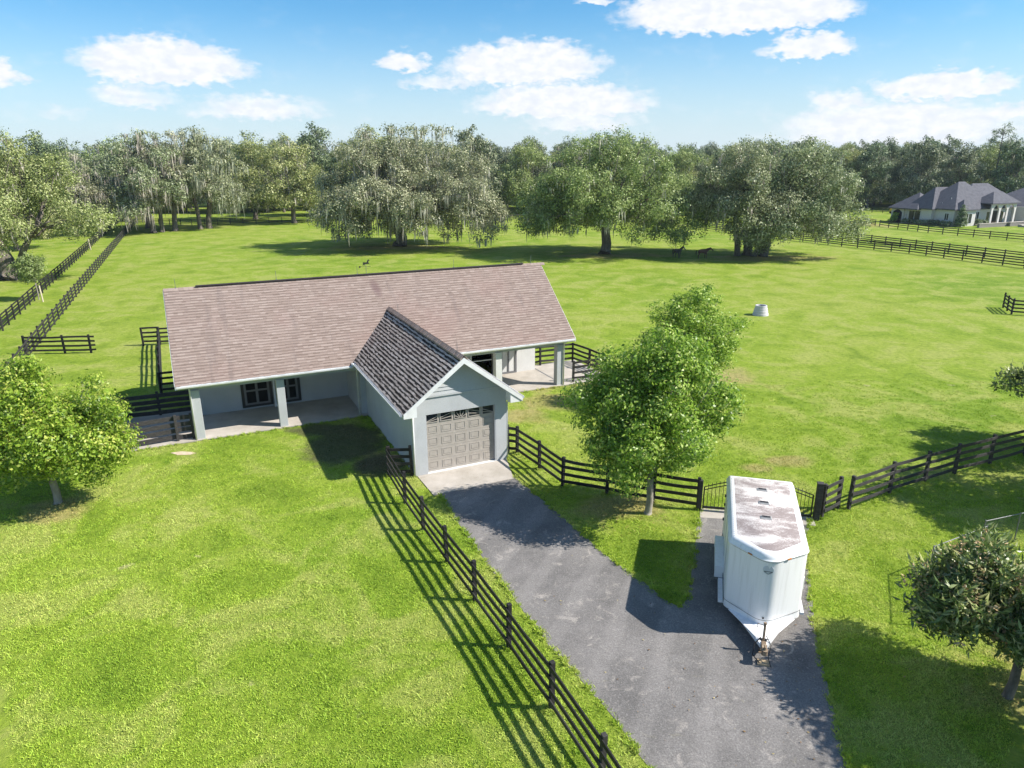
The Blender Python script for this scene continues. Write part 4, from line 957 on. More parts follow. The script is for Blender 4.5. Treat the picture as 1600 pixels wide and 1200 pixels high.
# row behind the big oaks: individually standing trees
rnd = random.Random(9)
rowl = ['tall dark tree of the far row, just left of the biggest mossy oak', 'tall tree of the far row peeping over the biggest oak, leftmost of its top bumps',
        'tree of the far row behind the middle of the biggest oak', 'green tree of the far row over the right shoulder of the biggest oak',
        'tree of the far row in the dip between the two large pasture oaks', 'tree of the far row behind the single-trunk oak', 'tree of the far row behind the right side of the single-trunk oak',
        'tree of the far row in the dip left of the twin-trunk oak', 'tree of the far row behind the twin-trunk oak', 'tree of the far row at the right shoulder of the leaning oak']
for i, (x, y, sc) in enumerate([(-52, 194, 1.14), (-37, 196, 1.22), (-24, 198, 1.2), (-10, 194, 1.1), (4, 196, 1.05), (17, 200, 1.05), (31, 196, 1.0), (45, 194, .96), (60, 192, .9), (76, 196, .86)]):
    make_tree('oak_tree', rowl[i], 'tree', (x, y, 0), (PD, PC, PB)[i % 3], 'far row of trees behind the pasture', rnd.uniform(0, 6), sc)
rl = ['dusky tree at the far right wood edge, nearest the leaning oak', 'dusky tree of the right wood edge behind the yellow vehicle', 'pale-tufted tree of the right wood edge left of the house roof',
      'dusky tree of the right wood edge behind the house ridge', 'dusky tree of the right wood edge under the tall pine', 'green tree of the right wood edge at the frame side, behind the house']
for i, (x, y, sc) in enumerate([(92, 212, .82), (106, 214, .92), (118, 208, .95), (127, 204, .88), (138, 200, .92), (150, 190, .95)]):
    make_tree('oak_tree', rl[i], 'tree', (x, y, 0), (PD, PC)[i == 5], 'trees at the edge of the right-hand wood', rnd.uniform(0, 6), sc)
# tall pine
def pine():
    rs = np.random.default_rng(5); H = 23.5; L = []
    for k in range(20):
        t_ = .62 + .38 * rs.random(); a = rs.uniform(0, 6.28); q_ = (1.05 - abs(t_ - .8) * 3.2) * rs.uniform(.3, 1) * 4.6
        L.append((q_ * math.cos(a), q_ * math.sin(a), t_ * H - .6, rs.uniform(.8, 1.3)))
    L = np.array(L); cm, _ = crown_mesh('crown', rs, L, MWOOD, 1.1, .38, .3, 7, 2.6, 0, .6)
    mb = MB(); mb.tube([(0, 0, 0), (.1, 0, H * .5), (0, 0, H * .98)], [.32, .24, .05], 8)
    for l in L: mb.tube([(0, 0, l[2] - .9), (l[0] * .5, l[1] * .5, l[2] - .5), tuple(l[:3])], [.08, .06, .02], 5)
    me = bpy.data.meshes.new('trunk'); me.from_pydata(mb.v, [], mb.f); me.materials.append(MBARK)
    make_tree('pine_tree', 'tall open-crowned pine rising above the wood behind the house roof', 'tree', (135.4, 203.5, 0), [('trunk', me), ('crown', cm)])
pine()

# distant wood as one mass: points carrying rotation and scale, instanced by geometry nodes
def scatter(name, pts, meshes, smin, smax, label, cat, seed=1, kind='stuff', tilt=0):
    src = bpy.data.collections.new(name + '_source')
    for k, ml in enumerate(meshes):
        if isinstance(ml, list):
            V_, F_, MI, mats = [], [], [], []
            # join crown and trunk into one source mesh
            for nm, me in ml:
                n0 = sum(len(a) for a in V_); co = np.empty(len(me.vertices) * 3, np.float32); me.vertices.foreach_get('co', co); V_.append(co.reshape(-1, 3))
                F_ += [tuple(v + n0 for v in p.vertices) for p in me.polygons]; MI += [len(mats)] * len(me.polygons); mats.append(me.materials[0])
            mm = bpy.data.meshes.new(name + '_source'); mm.from_pydata(np.concatenate(V_).tolist(), [], F_)
            for m_ in mats: mm.materials.append(m_)
            mm.polygons.foreach_set('material_index', MI); mm.update()
        else: mm = ml
        src.objects.link(bpy.data.objects.new(name + '_source', mm))
    rs = np.random.default_rng(seed); n = len(pts)
    me = bpy.data.meshes.new(name); me.vertices.add(n); me.vertices.foreach_set('co', np.asarray(pts, np.float32).ravel())
    a = me.attributes.new('rot', 'FLOAT_VECTOR', 'POINT'); rr = np.zeros((n, 3), np.float32); rr[:, 2] = rs.uniform(0, 6.28, n); rr[:, 0] = rs.normal(size=n) * tilt; a.data.foreach_set('vector', rr.ravel())
    a = me.attributes.new('sc', 'FLOAT', 'POINT'); a.data.foreach_set('value', rs.uniform(smin, smax, n).astype(np.float32))
    o = link(name, me); tag(o, label, cat, None, kind)
    ng = bpy.data.node_groups.new(name, 'GeometryNodeTree'); ng.interface.new_socket('Geometry', in_out='INPUT', socket_type='NodeSocketGeometry'); ng.interface.new_socket('Geometry', in_out='OUTPUT', socket_type='NodeSocketGeometry')
    N = ng.nodes; gi = N.new('NodeGroupInput'); go = N.new('NodeGroupOutput'); ip = N.new('GeometryNodeInstanceOnPoints'); ci = N.new('GeometryNodeCollectionInfo')
    ci.inputs['Collection'].default_value = src; ci.inputs['Separate Children'].default_value = True; ci.inputs['Reset Children'].default_value = True
    ip.inputs['Pick Instance'].default_value = True
    ra = N.new('GeometryNodeInputNamedAttribute'); ra.data_type = 'FLOAT_VECTOR'; ra.inputs['Name'].default_value = 'rot'
    sa = N.new('GeometryNodeInputNamedAttribute'); sa.data_type = 'FLOAT'; sa.inputs['Name'].default_value = 'sc'
    lk = ng.links.new; lk(gi.outputs[0], ip.inputs['Points']); lk(ci.outputs[0], ip.inputs['Instance']); lk(ra.outputs['Attribute'], ip.inputs['Rotation']); lk(sa.outputs['Attribute'], ip.inputs['Scale']); lk(ip.outputs[0], go.inputs[0])
    md = o.modifiers.new('scatter', 'NODES'); md.node_group = ng
    return o
rs = np.random.default_rng(31); pts = []
for i in range(520):
    x = rs.uniform(-260, 300); y0 = 206 + .02 * abs(x) + (0 if x < 80 else 10); 
    if x < -110: y0 = 165 - (-110 - x) * .25
    if x > 150: y0 = 205
    y = y0 + rs.uniform(0, 1) ** 1.4 * 95
    pts.append((x, y, 0))
scatter('distant_wood', pts, [PD, PC, PD], .74, 1.02, 'continuous wood of mixed oaks filling the horizon behind the pasture', 'wood', 3)

# near trees
def near_tree(name, label, loc, seed, H, Rx, Ry, zb, nl, lr, leafm, leaf, pa, cn, trunkr, fork, m_=None, group=None, power=2.0, elong=1.9, clr=.16, inner=.4, extra=(), twigs=0, flower=0, outw=.3):
    rs = np.random.default_rng(seed)
    lobes = []; nl = round(nl * .42); lr = lr * 1.35
    while len(lobes) < nl:   # egg-shaped crown with an uneven outline
        d = rand_dirs(rs, 1)[0]; q_ = rs.random() ** (.42); c_ = np.array([0, 0, (H + zb) / 2 - .12 * (H - zb)])
        zz = d[2] * (H - zb) / 2 * (1.12 if d[2] > 0 else .88); wd = 1 - .22 * max(0, d[2]) 
        r_ = lr * rs.uniform(.65, 1.3)
        p = c_ + np.array([d[0] * (Rx - r_ * .6) * wd, d[1] * (Ry - r_ * .6) * wd, zz - np.sign(zz) * r_ * .5]) * q_
        lobes.append((*p, r_))
    lobes = np.array(subs(rs, lobes + [tuple(e) for e in extra], 7, (.36, .58), .15, .9))
    if len(extra): pass
    cm, P = crown_mesh('crown', rs, lobes, leafm, pa, leaf, clr, cn, elong, 0, .85, outw)
    ms = [('trunk', limbs_mesh('trunk', rs, lobes, [((0, 0), (.05, 0, fork), trunkr)], m_ or MBARKL, wig=.08, minr=.012, share=.6, every=2)), ('crown', cm)]
    if flower:
        k = rs.choice(len(lobes), flower); d = rand_dirs(rs, flower); d[:, 2] = abs(d[:, 2]) * .8; c_ = lobes[k, :3] + d * lobes[k, 3:4] * 1.02
        p = np.repeat(c_, 14, 0) + rs.normal(size=(flower * 14, 3)) * .07
        ms.append(('blossom', npmesh('blossom', leaf_quads(rs, p, np.repeat(d, 14, 0), .095, 1.6), 4, MFLO)))
    return make_tree(name, label, 'tree', loc, ms, group)
near_tree('broadleaf_tree', 'bushy bright green tree on the grass island beside the driveway', (5.54, 25.63, 0), 41, 7.9, 2.75, 2.7, 1.5, 70, .8, MFOL1, .14, 8.5, 12, .14, 1.9, extra=[(2.4, 0, 4.7, .75), (-1.7, 0, 4.3, .9), (-1.3, .3, 5.6, .8), (.9, 0, 6.6, .9), (1.9, 0, 5.7, .9), (.2, 0, 7.0, .8), (2.4, .2, 4.0, .6), (2.6, 0, 5.3, .45)])
near_tree('broadleaf_tree', 'darker green tree in the pasture just behind the bushy driveway tree', (10.4, 39.4, 0), 42, 7.0, 3.0, 2.6, 1.5, 44, .8, MFOL1, .15, 7, 11, .14, 2.0, extra=[(.7, 0, 6.3, .75), (1.3, 0, 5.5, .9), (-1.9, 0, 5.2, .8), (2.3, 0, 4.6, .7), (-1.0, 0, 5.7, .7)])
near_tree('broadleaf_tree', 'yellow-green leafy tree on the front lawn at the left frame edge', (-19.4, 26.8, 0), 43, 6.4, 3.25, 2.9, 1.35, 68, .85, MFOL2, .15, 8.0, 11, .15, 1.7, extra=[(2.7, .4, 3.2, .7), (2.2, .4, 4.9, .55), (-.4, 0, 5.9, .6), (2.9, .2, 4.0, .55)])
near_tree('loquat_tree', 'dark long-leaved loquat tree with buff blossom at the lower right', (13.3, 15.3, 0), 44, 4.5, 2.6, 2.5, 1.35, 62, .62, MLOQ, .24, 9, 10, .12, 1.5, m_=MBARK, elong=3.6, clr=.14, outw=.8, flower=520, extra=[(-2.0, 0, 2.6, .55), (-1.3, .2, 3.6, .5)])
near_tree('young_tree', 'small wispy young tree with a slim pale trunk beside the outer lane fence', (-50.3, 73.5, 0), 45, 6.2, 1.9, 1.8, 1.7, 30, .55, MOAKY, .2, 5, 8, .06, 1.9, elong=2.2)
st = tag(empty('tree_stake', (-49.0, 72.2, 0)), 'pale wooden post leaning against the outer lane fence by the young tree', 'post')
q = MB(); q.bar((0, 0, 0), (-.15, .1, 1.7), .1, .1); q.build('shaft', mat('pale_timber', (.55, .48, .36), .9), st)
st = tag(empty('marker_post', (-70.2, 117.8, 0)), 'pale post standing at the outer lane fence near the far oaks', 'post')
q = MB(); q.bar((0, 0, 0), (-.12, 0, 1.8), .14, .14); q.build('shaft', bpy.data.materials['pale_timber'], st)
SG = 'trees at the right frame edge casting the lawn shade'
near_tree('shade_tree', 'magnolia-like tree reaching one dark leafy branch into the right frame edge', (30.4, 31.0, 0), 46, 9.4, 4.3, 3.4, 1.6, 40, .95, MLOQ, .24, 4.5, 8, .16, 2.0, m_=MBARK, elong=2.8, outw=.8, extra=[(-5.2, 2.8, 3.0, .6), (-4.4, 2.5, 3.1, .7), (-3.6, 2.0, 3.2, .6)])
near_tree('shade_tree', 'broad tree outside the right frame edge shading the lawn before the weathered fence', (25.4, 25.6, 0), 47, 8.4, 4.3, 3.9, 1.7, 52, .95, MFOL1, .2, 4.5, 8, .16, 2.2, m_=MBARK)
near_tree('shade_tree', 'tall tree outside the lower right corner shading the lawn near the loquat', (17.3, 11.2, 0), 48, 9.4, 4.3, 3.6, 3.4, 60, .95, MFOL1, .2, 4.5, 8, .16, 4.0, m_=MBARK)

# ------------------------------------------------------------------ near lawn: tufts of grass blades
def inside(poly, x, y):
    c_ = False; n = len(poly); j_ = n - 1
    for i in range(n):
        xi, yi = poly[i]; xj, yj = poly[j_]
        if (yi > y) != (yj > y) and x < (xj - xi) * (y - yi) / (yj - yi) + xi: c_ = not c_
        j_ = i
    return c_
def tuft(seed, n=70, rad=.25, h=.034):
    rs = np.random.default_rng(seed); a = rs.uniform(0, 6.28, n); r_ = rad * np.sqrt(rs.random(n)); P = np.stack([r_ * np.cos(a), r_ * np.sin(a), np.zeros(n)], 1)
    d = rs.normal(size=(n, 3)) * .55; d[:, 2] = 1; L = h * rs.uniform(.5, 1.4, (n, 1)); s_ = rand_dirs(rs, n) * np.array([1, 1, 0]); s_ /= np.linalg.norm(s_, axis=1, keepdims=True); wd = .009
    bend = rs.normal(size=(n, 3)) * .35 * np.array([1, 1, 0])
    m1 = P + d * L * .6; tp = P + d * L + bend * L
    Q = np.stack([P - s_ * wd, P + s_ * wd, m1 + s_ * wd * .8, tp, m1 - s_ * wd * .8], 1).reshape(-1, 3)
    return npmesh('tuft', Q, 5, MBL)
MBL = leafmat('grass_blades', [(0, (.1, .2, .02)), (1, (.2, .3, .05))])
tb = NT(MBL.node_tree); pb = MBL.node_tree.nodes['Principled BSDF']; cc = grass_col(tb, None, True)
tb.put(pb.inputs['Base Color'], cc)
for n_ in MBL.node_tree.nodes:
    if n_.type == 'BSDF_TRANSLUCENT': tb.put(n_.inputs[0], cc)
pb.inputs['Roughness'].default_value = .6; pb.inputs['Specular IOR Level'].default_value = .2
rs = np.random.default_rng(8); pts = []
foot_ = [[(p.x, p.y) for p in (BW(-3.7, -.25), BW(-3.7, 5.1), BW(0, 9.3), BW(21.7, 9.3), BW(25.4, 4.8), BW(25.4, -.25), BW(13.6, -.25), BW(13.6, -9.25), BW(13.1, -11.4), BW(9.0, -11.4), BW(8.95, -.25))],
         [(-17.0, 32.1), (-16.4, 32.4), (-15.7, 32.1), (-16.4, 31.8)], [(7.62, 25.3), (12.0, 24.6), (12.15, 25.3), (7.8, 26.1)]]
inner_drive = DRIVE
y = 7.5
while y < 44:
    st_ = .26 + max(0, y - 20) * .018
    x = -.78 * y - 1.5
    while x < .78 * y + 1.5:
        px_, py_ = x + rs.uniform(-.5, .5) * st_, y + rs.uniform(-.5, .5) * st_
        if not inside(inner_drive, px_, py_) and not any(inside(f_, px_, py_) for f_ in foot_): pts.append((px_, py_, 0))
        x += st_
    y += st_
scatter('grass', pts, [tuft(1), tuft(2), tuft(3), tuft(4, 84, .24, .042)], .75, 1.3, 'short bright lawn grass covering the ground around the barn and driveway', 'grass', 6)
rs = np.random.default_rng(21); tp = []
def along(poly, dens, spread, closed=False):
    n = len(poly)
    for i in range(n if closed else n - 1):
        a = np.array(poly[i]); b_ = np.array(poly[(i + 1) % n]); L = np.linalg.norm(b_ - a)
        for _ in range(int(L * dens)): p = a + (b_ - a) * rs.random() + rs.normal(size=2) * spread; tp.append((p[0], p[1], 0))
FP = [(-5.67, 29.28), (-4.54, 26.57), (-3.49, 24.31), (-2.36, 22.01), (-1.25, 19.73), (-.13, 17.41), (1.01, 14.96), (2.03, 12.62), (2.95, 10.3), (3.8, 8.1)]
FB = [(.24, 31.9), (1.28, 30.05), (2.23, 28.14), (4.1, 27.44), (5.95, 26.65), (7.68, 26.0)]
FD = [(12.5, 25.25), (13.45, 25.95), (13.88, 25.89), (16.29, 27.3), (18.44, 28.4), (20.29, 29.25), (22.6, 30.3), (24.99, 31.37)]
for f_ in (FP, FB, FD):
    along(f_, 3, .07)
    for p in f_: tp += [(p[0] + rs.normal() * .09, p[1] + rs.normal() * .09, 0) for _ in range(7)]
along([(p.x, p.y) for p in (BW(8.93, -9.2), BW(8.93, -.3))], 5, .04); along([(p.x, p.y) for p in (BW(13.7, -9.2), BW(13.7, -.3), BW(21.6, -.3))], 5, .05); along([(p.x, p.y) for p in (BW(-3.6, -.27), BW(8.9, -.27))], 5, .04)
along(DRIVE_L[1:], 7, .045); along(DRIVE_R[:12], 7, .045); along(DRIVE_R[12:-1], 7, .045)
def tall(seed, n=30, rad=.08, h=.1):
    return tuft(seed, n, rad, h)
scatter('tall_grass', tp, [tall(31), tall(32, 24, .06, .13), tall(33, 36, .11, .08)], .7, 1.25, 'longer grass left unmown along fence posts, walls and the driveway edge', 'grass', 9)
# fallen leaves on the asphalt
rs = np.random.default_rng(12); P = []
while len(P) < 170:
    x, y = rs.uniform(-3.5, 12), rs.uniform(9, 29)
    if rs.random() < .5: x, y = rs.normal(7.5, 2), rs.normal(15.5, 2.5)
    if inside(DRIVE, x, y): P.append((x, y, .022))
while len(P) < 900:
    cx, cy, rr_ = [(13.8, 15.5, 1.5), (5.2, 25.3, 1.1), (-19.6, 26.4, 1.3)][int(rs.integers(0, 3))]
    x, y = rs.normal(cx, rr_), rs.normal(cy, rr_ * .7)
    if not inside(DRIVE, x, y): P.append((x, y, .022))
P = np.array(P); o = link('fallen_leaves', npmesh('fallen_leaves', leaf_quads(rs, P, np.tile([1.0, 0, .0], (len(P), 1)) * rs.choice([-1, 1], (len(P), 1)), .07, 1.8) * np.array([1, 1, 0]) + np.array([0, 0, .026]) + rs.uniform(0, .02, (len(P) * 4, 1)) * np.array([0, 0, 1]), 4, MLITT))
tag(o, 'scattered dry leaves on the grey driveway and under the small trees', 'leaves', None, 'stuff')

# ------------------------------------------------------------------ horses
def horse(label, loc, rz, m_, mm, graze=0.0, headturn=0, blaze=None):
    """local +X forward"""
    root = tag(empty('horse', loc, rz), label, 'horse')
    J = {}
    V_ = []; E = []; Rr = []
    def v(p, r_, parent=None):
        V_.append(p); Rr.append(r_ if isinstance(r_, tuple) else (r_, r_))
        if parent is not None: E.append((parent, len(V_) - 1))
        return len(V_) - 1
    pel = v((-.45, 0, 1.18), (.29, .27)); rib = v((0, 0, 1.10), (.29, .31), pel); ch = v((.42, 0, 1.14), (.25, .30), rib)
    rump = v((-.72, 0, 1.16), (.2, .2), pel)
    hz_ = 1.75 - graze * 1.0
    n1 = v((.72, 0, 1.32 - graze * .2), (.15, .2), ch); n2 = v((.98, headturn * .1, 1.3 + (hz_ - 1.3) * .6), (.1, .14), n1); n3 = v((1.14, headturn * .15, hz_), (.09, .12), n2)
    h1 = v((1.3, headturn * .25, hz_ - .1), (.085, .11), n3); h2 = v((1.5, headturn * .35, hz_ - .3), (.06, .07), h1); v((1.58, headturn * .4, hz_ - .38), (.05, .055), h2)
    for sg in (-1, 1): v((1.13, headturn * .15 + sg * .07, hz_ + .17), .018, n3)
    for sg, st_ in ((-1, .08), (1, -.06)):
        a = v((.42 + st_ * .2, sg * .17, .86), (.11, .12), ch); b_ = v((.45 + st_, sg * .17, .50), .055, a); c_ = v((.44 + st_, sg * .17, .16), .04, b_); d = v((.48 + st_, sg * .17, .03), .06, c_)
        a = v((-.55 + st_ * .2, sg * .17, .90), (.14, .17), pel); b_ = v((-.5 - st_, sg * .17, .68), (.085, .1), a); b2_ = v((-.66 - st_, sg * .17, .48), .055, b_); c_ = v((-.62 - st_, sg * .17, .15), .042, b2_); d = v((-.58 - st_, sg * .17, .03), .06, c_)
    me = bpy.data.meshes.new('body'); me.from_pydata(V_, E, []); me.materials.append(m_); o = link('body', me, root)
    md = o.modifiers.new('skin', 'SKIN'); md.use_smooth_shade = True
    sk = me.skin_vertices[0].data
    for i, r_ in enumerate(Rr): sk[i].radius = r_
    sk[0].use_root = True
    ss = o.modifiers.new('sub', 'SUBSURF'); ss.levels = 2; ss.render_levels = 2
    q = MB(); q.tube([(-.9, 0, 1.25), (-1.03, .0, 1.1), (-1.05, 0, .8), (-1.0, 0, .5)], [.04, .07, .07, .02], 8); q.build('tail', mm, root, smooth=True)
    q = MB()
    for k in range(8):
        t_ = k / 7; a = V((.55, 0, 1.5 - graze * .15)).lerp(V((1.1, headturn * .13, hz_ + .12)), t_); q.add([a + V((-.04, -.01, .03)), a + V((.06, .0, .03)), a + V((.03, -.11, -.2)), a + V((-.06, -.1, -.18)), a + V((0, -.03, .05))], [(0, 1, 2, 3), (0, 4, 1)])
    q.build('mane', mm, root)
    if blaze:
        q = MB(); q.tube([(1.36, headturn * .28, hz_ - .04), (1.52, headturn * .36, hz_ - .22)], [.035, .03], 6); q.build('blaze', blaze, root)
    return root
MH1 = mat('dark_grey_coat', (.07, .065, .07), .6); MH2 = mat('brown_coat', (.10, .05, .035), .6); MHM = mat('horse_hair', (.02, .017, .016), .8); MBLZ = mat('white_hair', (.6, .58, .56), .8)
horse('dark grey horse with a pale face, left of the pair under the oak shade', (24.6, 104.4, 0), R(-62), MH1, MHM, 0, .3, MBLZ)
horse('reddish brown horse standing side-on, right of the pair under the oak shade', (28.2, 103.7, 0), R(8), MH2, MHM, .28, -.2)

# ------------------------------------------------------------------ neighbouring house
def house():
    A_ = math.atan2(.39, .92); C0 = V((95.45, 153.6, 0)); root = tag(empty('house', C0 + V((.0, .6, 0)), A_), 'large white stucco house with dark grey hip roofs and arched porches beyond the pasture fences', 'house')
    root.scale = (1, .76, 1)
    def hip(mb, u0_, u1_, v0_, v1_, z0, z1, o=.5):
        u0_, u1_, v0_, v1_ = u0_ - o, u1_ + o, v0_ - o, v1_ + o; W_ = min(u1_ - u0_, v1_ - v0_) / 2
        if u1_ - u0_ >= v1_ - v0_: r0_, r1_ = (u0_ + W_, (v0_ + v1_) / 2, z1), (u1_ - W_, (v0_ + v1_) / 2, z1)
        else: r0_, r1_ = ((u0_ + u1_) / 2, v0_ + W_, z1), ((u0_ + u1_) / 2, v1_ - W_, z1)
        b_ = [(u0_, v0_, z0), (u1_, v0_, z0), (u1_, v1_, z0), (u0_, v1_, z0)]; e = [(x, y, z - .25) for x, y, z in b_]
        if u1_ - u0_ >= v1_ - v0_: fs = [(0, 1, 5, 4), (1, 2, 5), (2, 3, 4, 5), (3, 0, 4)]
        else: fs = [(0, 1, 4), (1, 2, 5, 4), (2, 3, 5), (3, 0, 4, 5)]
        mb.add(b_ + [r0_, r1_] + e, fs + [(0, 6, 7, 1), (1, 7, 8, 2), (2, 8, 9, 3), (3, 9, 6, 0), (9, 8, 7, 6)])
    r_ = MB(); hip(r_, 0, 15, 0, 13, 3.6, 9.1); r_.build('main_roof', MSD, root)
    r_ = MB(); hip(r_, -1.0, 11, 6.0, 14.0, 3.5, 7.9); r_.build('side_roof', MSD, root)
    r_ = MB(); hip(r_, -1.7, 7, 10, 19.0, 3.3, 6.6); r_.build('side_roof', MSD, root)
    r_ = MB(); hip(r_, 6, 24, 1.2, 14, 3.62, 8.6); r_.build('middle_roof', MSD, root)
    r_ = MB(); hip(r_, 21.5, 36, -3.5, 12, 3.7, 7.8); r_.build('wing_roof', MSD, root)
    r_ = MB(); hip(r_, 9.2, 17.8, -2.4, 3.4, 4.7, 7.0, .4); r_.build('porch_roof', MSD, root)
    r_ = MB(); hip(r_, .6, 5.4, -1.8, 2.0, 3.55, 5.6, .35); r_.build('bay_roof', MSD, root)
    w_ = MB(); w_.box((0, 0, 0), (15, 13, 3.5)); w_.box((-1.0, 6.02, 0), (-.0, 13.9, 3.4)); w_.box((6.02, 13, 0), (23.9, 13.9, 3.5)); w_.build('wall', MHW, root)
    w_ = MB(); w_.box((15, 1.4, 0), (20.5, 13, 3.6)); w_.box((20.52, -3.4, 0), (35.9, 11.9, 3.6)); w_.build('wing_wall', MHW, root)
    w_ = MB(); w_.box((.8, -1.6, 0), (5.2, -.002, 3.4)); w_.build('bay_wall', MHW, root)
    # corner porch far left: piers with an arched head
    def arcade(name, x0, x1, y, z, n, depth, axis='u', pier=.5, ah=1.0):
        mb = MB(); L = x1 - x0; sp = (L - pier) / n
        def P(a, b_, c_): return (a, y + b_, c_) if axis == 'u' else (y + b_, a, c_)
        for k in range(n + 1):
            a = x0 + k * sp; lo, hi = P(a, 0, 0), P(a + pier, depth, z - ah); mb.box(tuple(map(min, lo, hi)), tuple(map(max, lo, hi)))
        for k in range(n):
            a0 = x0 + k * sp; a1 = a0 + sp + pier; m0, m1 = a0 + pier, a0 + sp; K = 8
            top = [(a0 if k == 0 else a0 + pier / 2), (a1 if k == n - 1 else a1 - pier / 2)]
            arc = [(m0 + (m1 - m0) * i / K, z - ah + ah * .75 * math.sin(math.pi * i / K)) for i in range(K + 1)]
            pts = [(top[0], z - ah)] + arc + [(top[1], z - ah), (top[1], z), (top[0], z)]
            nn = len(pts); vs = [P(a, 0, c_) for a, c_ in pts] + [P(a, depth, c_) for a, c_ in pts]
            mb.add(vs, [tuple(range(nn)), tuple(range(nn, 2 * nn))[::-1]] + [(i, (i + 1) % nn, nn + (i + 1) % nn, nn + i) for i in range(nn)])
        return mb.build(name, MHW, root)
    arcade('porch_arcade', 9.4, 17.6, -2.2, 4.6, 3, .35, pier=.55, ah=1.3)
    arcade('side_arcade', 14.6, 18.8, -1.5, 3.2, 1, .35, axis='v', pier=.5, ah=.9)
    w_ = MB(); w_.box((-1.1, 14.0, 0), (7, 18.8, 3.2)); w_.build('side_wall', MHW, root)
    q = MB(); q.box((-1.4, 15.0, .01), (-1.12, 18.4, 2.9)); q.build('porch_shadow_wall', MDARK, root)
    # windows
    def win(lo, hi, dark=MWIN, fr_=True, ax='v'):
        q = MB(); q.box(lo, hi); wn = q.build('window', dark, root)
        if fr_:
            q = MB()
            if ax == 'v':   # on a wall facing -u
                x = lo[0] - .03
                for yy in (lo[1] - .1, (lo[1] + hi[1]) / 2 - .04, hi[1]): q.box((x, yy, lo[2]), (x + .05, yy + .1, hi[2]))
                q.box((x, lo[1] - .1, hi[2]), (x + .05, hi[1] + .1, hi[2] + .1)); q.box((x, lo[1] - .1, lo[2] - .1), (x + .05, hi[1] + .1, lo[2]))
            else:
                y_ = lo[1] - .03
                for xx in (lo[0] - .1, (lo[0] + hi[0]) / 2 - .04, hi[0]): q.box((xx, y_, lo[2]), (xx + .1, y_ + .05, hi[2]))
                q.box((lo[0] - .1, y_, hi[2]), (hi[0] + .1, y_ + .05, hi[2] + .1)); q.box((lo[0] - .1, y_, lo[2] - .1), (hi[0] + .1, y_ + .05, lo[2]))
            q.build('frame', MT, wn)
    win((-1.03, 9.5, .8), (-.999, 13.2, 2.8)); win((-.03, 1.6, 1.2), (-.001, 2.7, 2.6))
    win((1.8, -1.63, .6), (4.0, -1.599, 2.6), ax='u'); win((6.6, -.03, .5), (8.0, -.001, 2.8), ax='u'); win((22.6, -3.43, .8), (24.4, -3.399, 2.6), ax='u'); win((28, -3.43, .8), (30, -3.399, 2.6), ax='u')
    q = MB(); q.box((12.4, -.04, 0), (14.3, -.002, 2.9)); dr = q.build('front_door', mat('dark_timber', (.03, .018, .014), .5), root)
    q = MB(); q.box((14.9, -.035, .3), (16.2, -.002, 2.7)); q.box((10.6, -.035, .3), (11.8, -.002, 2.7)); q.build('porch_window', MWIN, root)
    for u_, v_, z_ in ((1.5, 9, 5.6), (2.0, 3.5, 5.5), (.6, 15.5, 4.6), (.9, 5, 4.4)):
        q = MB(); q.tube([(u_, v_, z_ - .6), (u_, v_, z_ + .35)], .07, 6); q.build('vent_pipe', MT, root)
    q = MB(); q.box((6, -3.8, 0), (20, -2.6, .35)); q.build('terrace', MC, root)
house()
rsb = np.random.default_rng(3)
def bush(name, label, cat, loc, lobes, m_, leaf=.26, pa=9, cn=7):
    root = tag(empty(name, loc), label, cat)
    cm, _ = crown_mesh('foliage', rsb, np.array(lobes, float), m_, pa, leaf, .15, cn); link('foliage', cm, root)
    q = MB(); q.tube([(0, 0, 0), (0, 0, max(l[2] for l in lobes) * .8)], .06, 6); q.build('stem', MBARK, root)
h2w = lambda u_, v_: (95.45 + .92 * u_ - .39 * v_ * .76, 154.2 + .39 * u_ + .92 * v_ * .76, 0)
bush('conical_shrub', 'dark conical evergreen shrub at the corner of the white house', 'shrub', h2w(-.2, -2.6), [(0, 0, .9, 1.15), (0, 0, 1.9, .95), (0, 0, 2.9, .72), (0, 0, 3.8, .45), (0, 0, 4.5, .25)], MWOOD)
bush('hedge', 'low dark hedge along the shaded side wall of the white house', 'hedge', h2w(-1.2, 3.2), [(a * -.39, a * .92, .55, .7) for a in np.linspace(-2.2, 2.2, 6)], MWOOD)
bush('hedge', 'low dark hedge under the big window of the white house', 'hedge', h2w(-2.2, 9.8), [(a * -.39, a * .92, .5, .65) for a in np.linspace(-2.4, 2.4, 6)], MWOOD)
bush('shrub', 'yellow-green shrub in front of the left arch of the white house', 'shrub', h2w(-2.6, 16.4), [(0, 0, 1.0, .8), (.2, 0, 1.9, .5), (-.5, .2, .6, .6)], MFOL2)
bush('shrub', 'rounded dark shrub between the bay and the porch of the white house', 'shrub', h2w(6.6, -1.6), [(0, 0, .7, .8), (.9, .2, .6, .7), (1.7, .4, .6, .6)], MWOOD)
bush('shrub', 'yellowish shrub by the terrace steps at the right frame edge', 'shrub', h2w(15.5, -9.5), [(0, 0, .8, .8), (.8, 0, .6, .6), (-.7, 0, .5, .6)], MFOL2)
rw = tag(empty('retaining_wall', h2w(1.5, -6.5), math.atan2(.39, .92)), 'low stone retaining wall on the lawn before the white house', 'wall')
q = MB(); q.box((0, 0, 0), (9, .5, .75)); q.box((9, -.6, 0), (16, .2, .8)); q.build('stonework', mat('grey_stone', (.24, .22, .21), .9), rw)
q = MB(); q.box((-.05, -.05, .75), (9.0, .55, .84)); q.box((9.002, -.65, .8), (16.05, .25, .89)); q.build('coping', MC, rw)
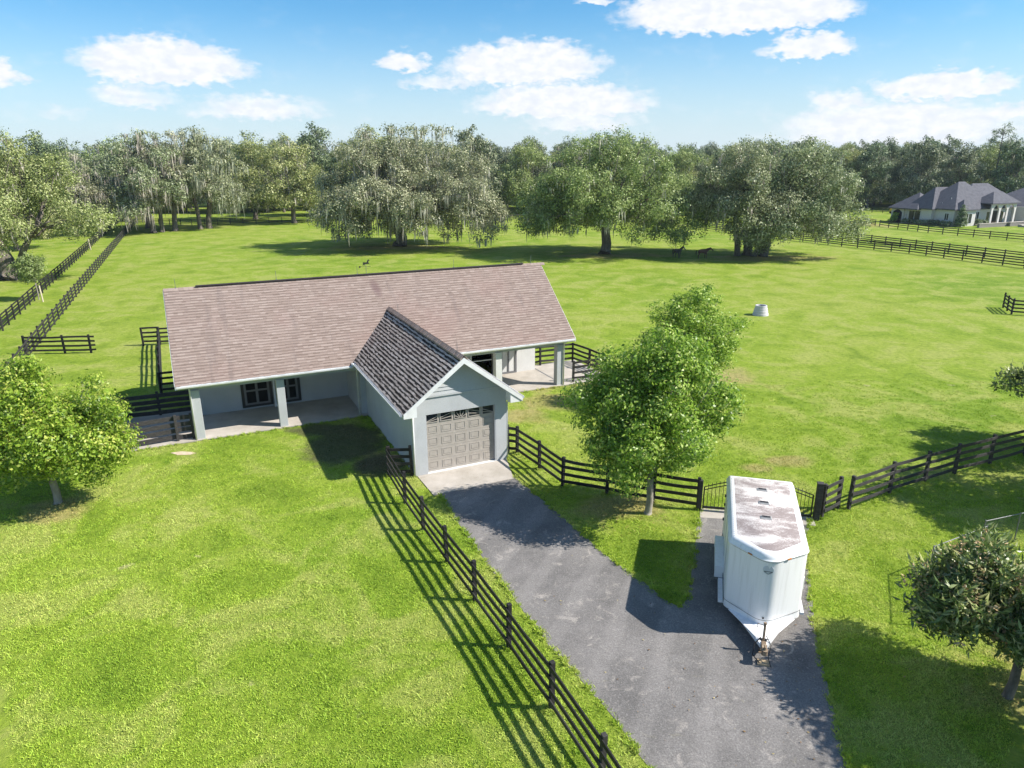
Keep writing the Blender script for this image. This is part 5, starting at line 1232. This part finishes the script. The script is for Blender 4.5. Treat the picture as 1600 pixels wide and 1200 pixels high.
stp = tag(empty('terrace_steps', h2w(11.2, -12), math.atan2(.39, .92)), 'pale stone steps at the right frame edge below the white house', 'steps')
for k in range(3):
    q = MB(); q.box((0, k * .8, 0), (8, k * .8 + .8, .15 + k * .17)); q.build('step', MC, stp)
uv = tag(empty('utility_vehicle', (103.6, 193.0, 0), R(8)), 'small yellow open utility vehicle parked on grass left of the white house', 'utility vehicle')
q = MB(); q.box((-1.5, -.7, .55), (1.5, .7, 1.0)); q.prism([(-1.5, -.68), (-.3, -.68), (-.3, .68), (-1.5, .68)], 1.0, 1.2); q.build('body', MYEL, uv, bevel=.12)
q = MB(); q.bar((.0, -.6, 1.0), (.5, -.6, 1.85), .06, .06); q.bar((0, .6, 1.0), (.5, .6, 1.85), .06, .06); q.bar((.5, -.6, 1.85), (.5, .6, 1.85), .06, .06); q.bar((1.3, -.6, 1.0), (1.3, -.6, 1.7), .06, .06); q.bar((1.3, .6, 1.0), (1.3, .6, 1.7), .06, .06); q.build('roll_bar', MIRON, uv)
q = MB(); q.box((.4, -.55, 1.0), (1.2, .55, 1.25)); q.box((1.1, -.55, 1.25), (1.25, .55, 1.6)); q.build('seat', MRUB, uv)
for sx in (-1, 1):
    for sy in (-1, 1):
        q = MB(); q.tube([(sx * 1.0, sy * .6, .38), (sx * 1.0, sy * .85, .38)], .38, 16); q.build('wheel', MRUB, uv)


# ------------------------------------------------------------------ light haze in the air
q = MB(); q.box((-1410, -410, -1), (1410, 1810, 42)); hz_m = bpy.data.materials.new('haze'); hz_m.use_nodes = True
nt = hz_m.node_tree; nt.nodes.clear(); vo_ = nt.nodes.new('ShaderNodeVolumePrincipled'); oo = nt.nodes.new('ShaderNodeOutputMaterial')
vo_.inputs['Color'].default_value = (.72, .86, 1, 1); vo_.inputs['Density'].default_value = .00012; vo_.inputs['Anisotropy'].default_value = .1
nt.links.new(vo_.outputs[0], oo.inputs['Volume'])
tag(q.build('haze', hz_m), 'thin bluish haze in the air over the pasture', 'haze', None, 'stuff')
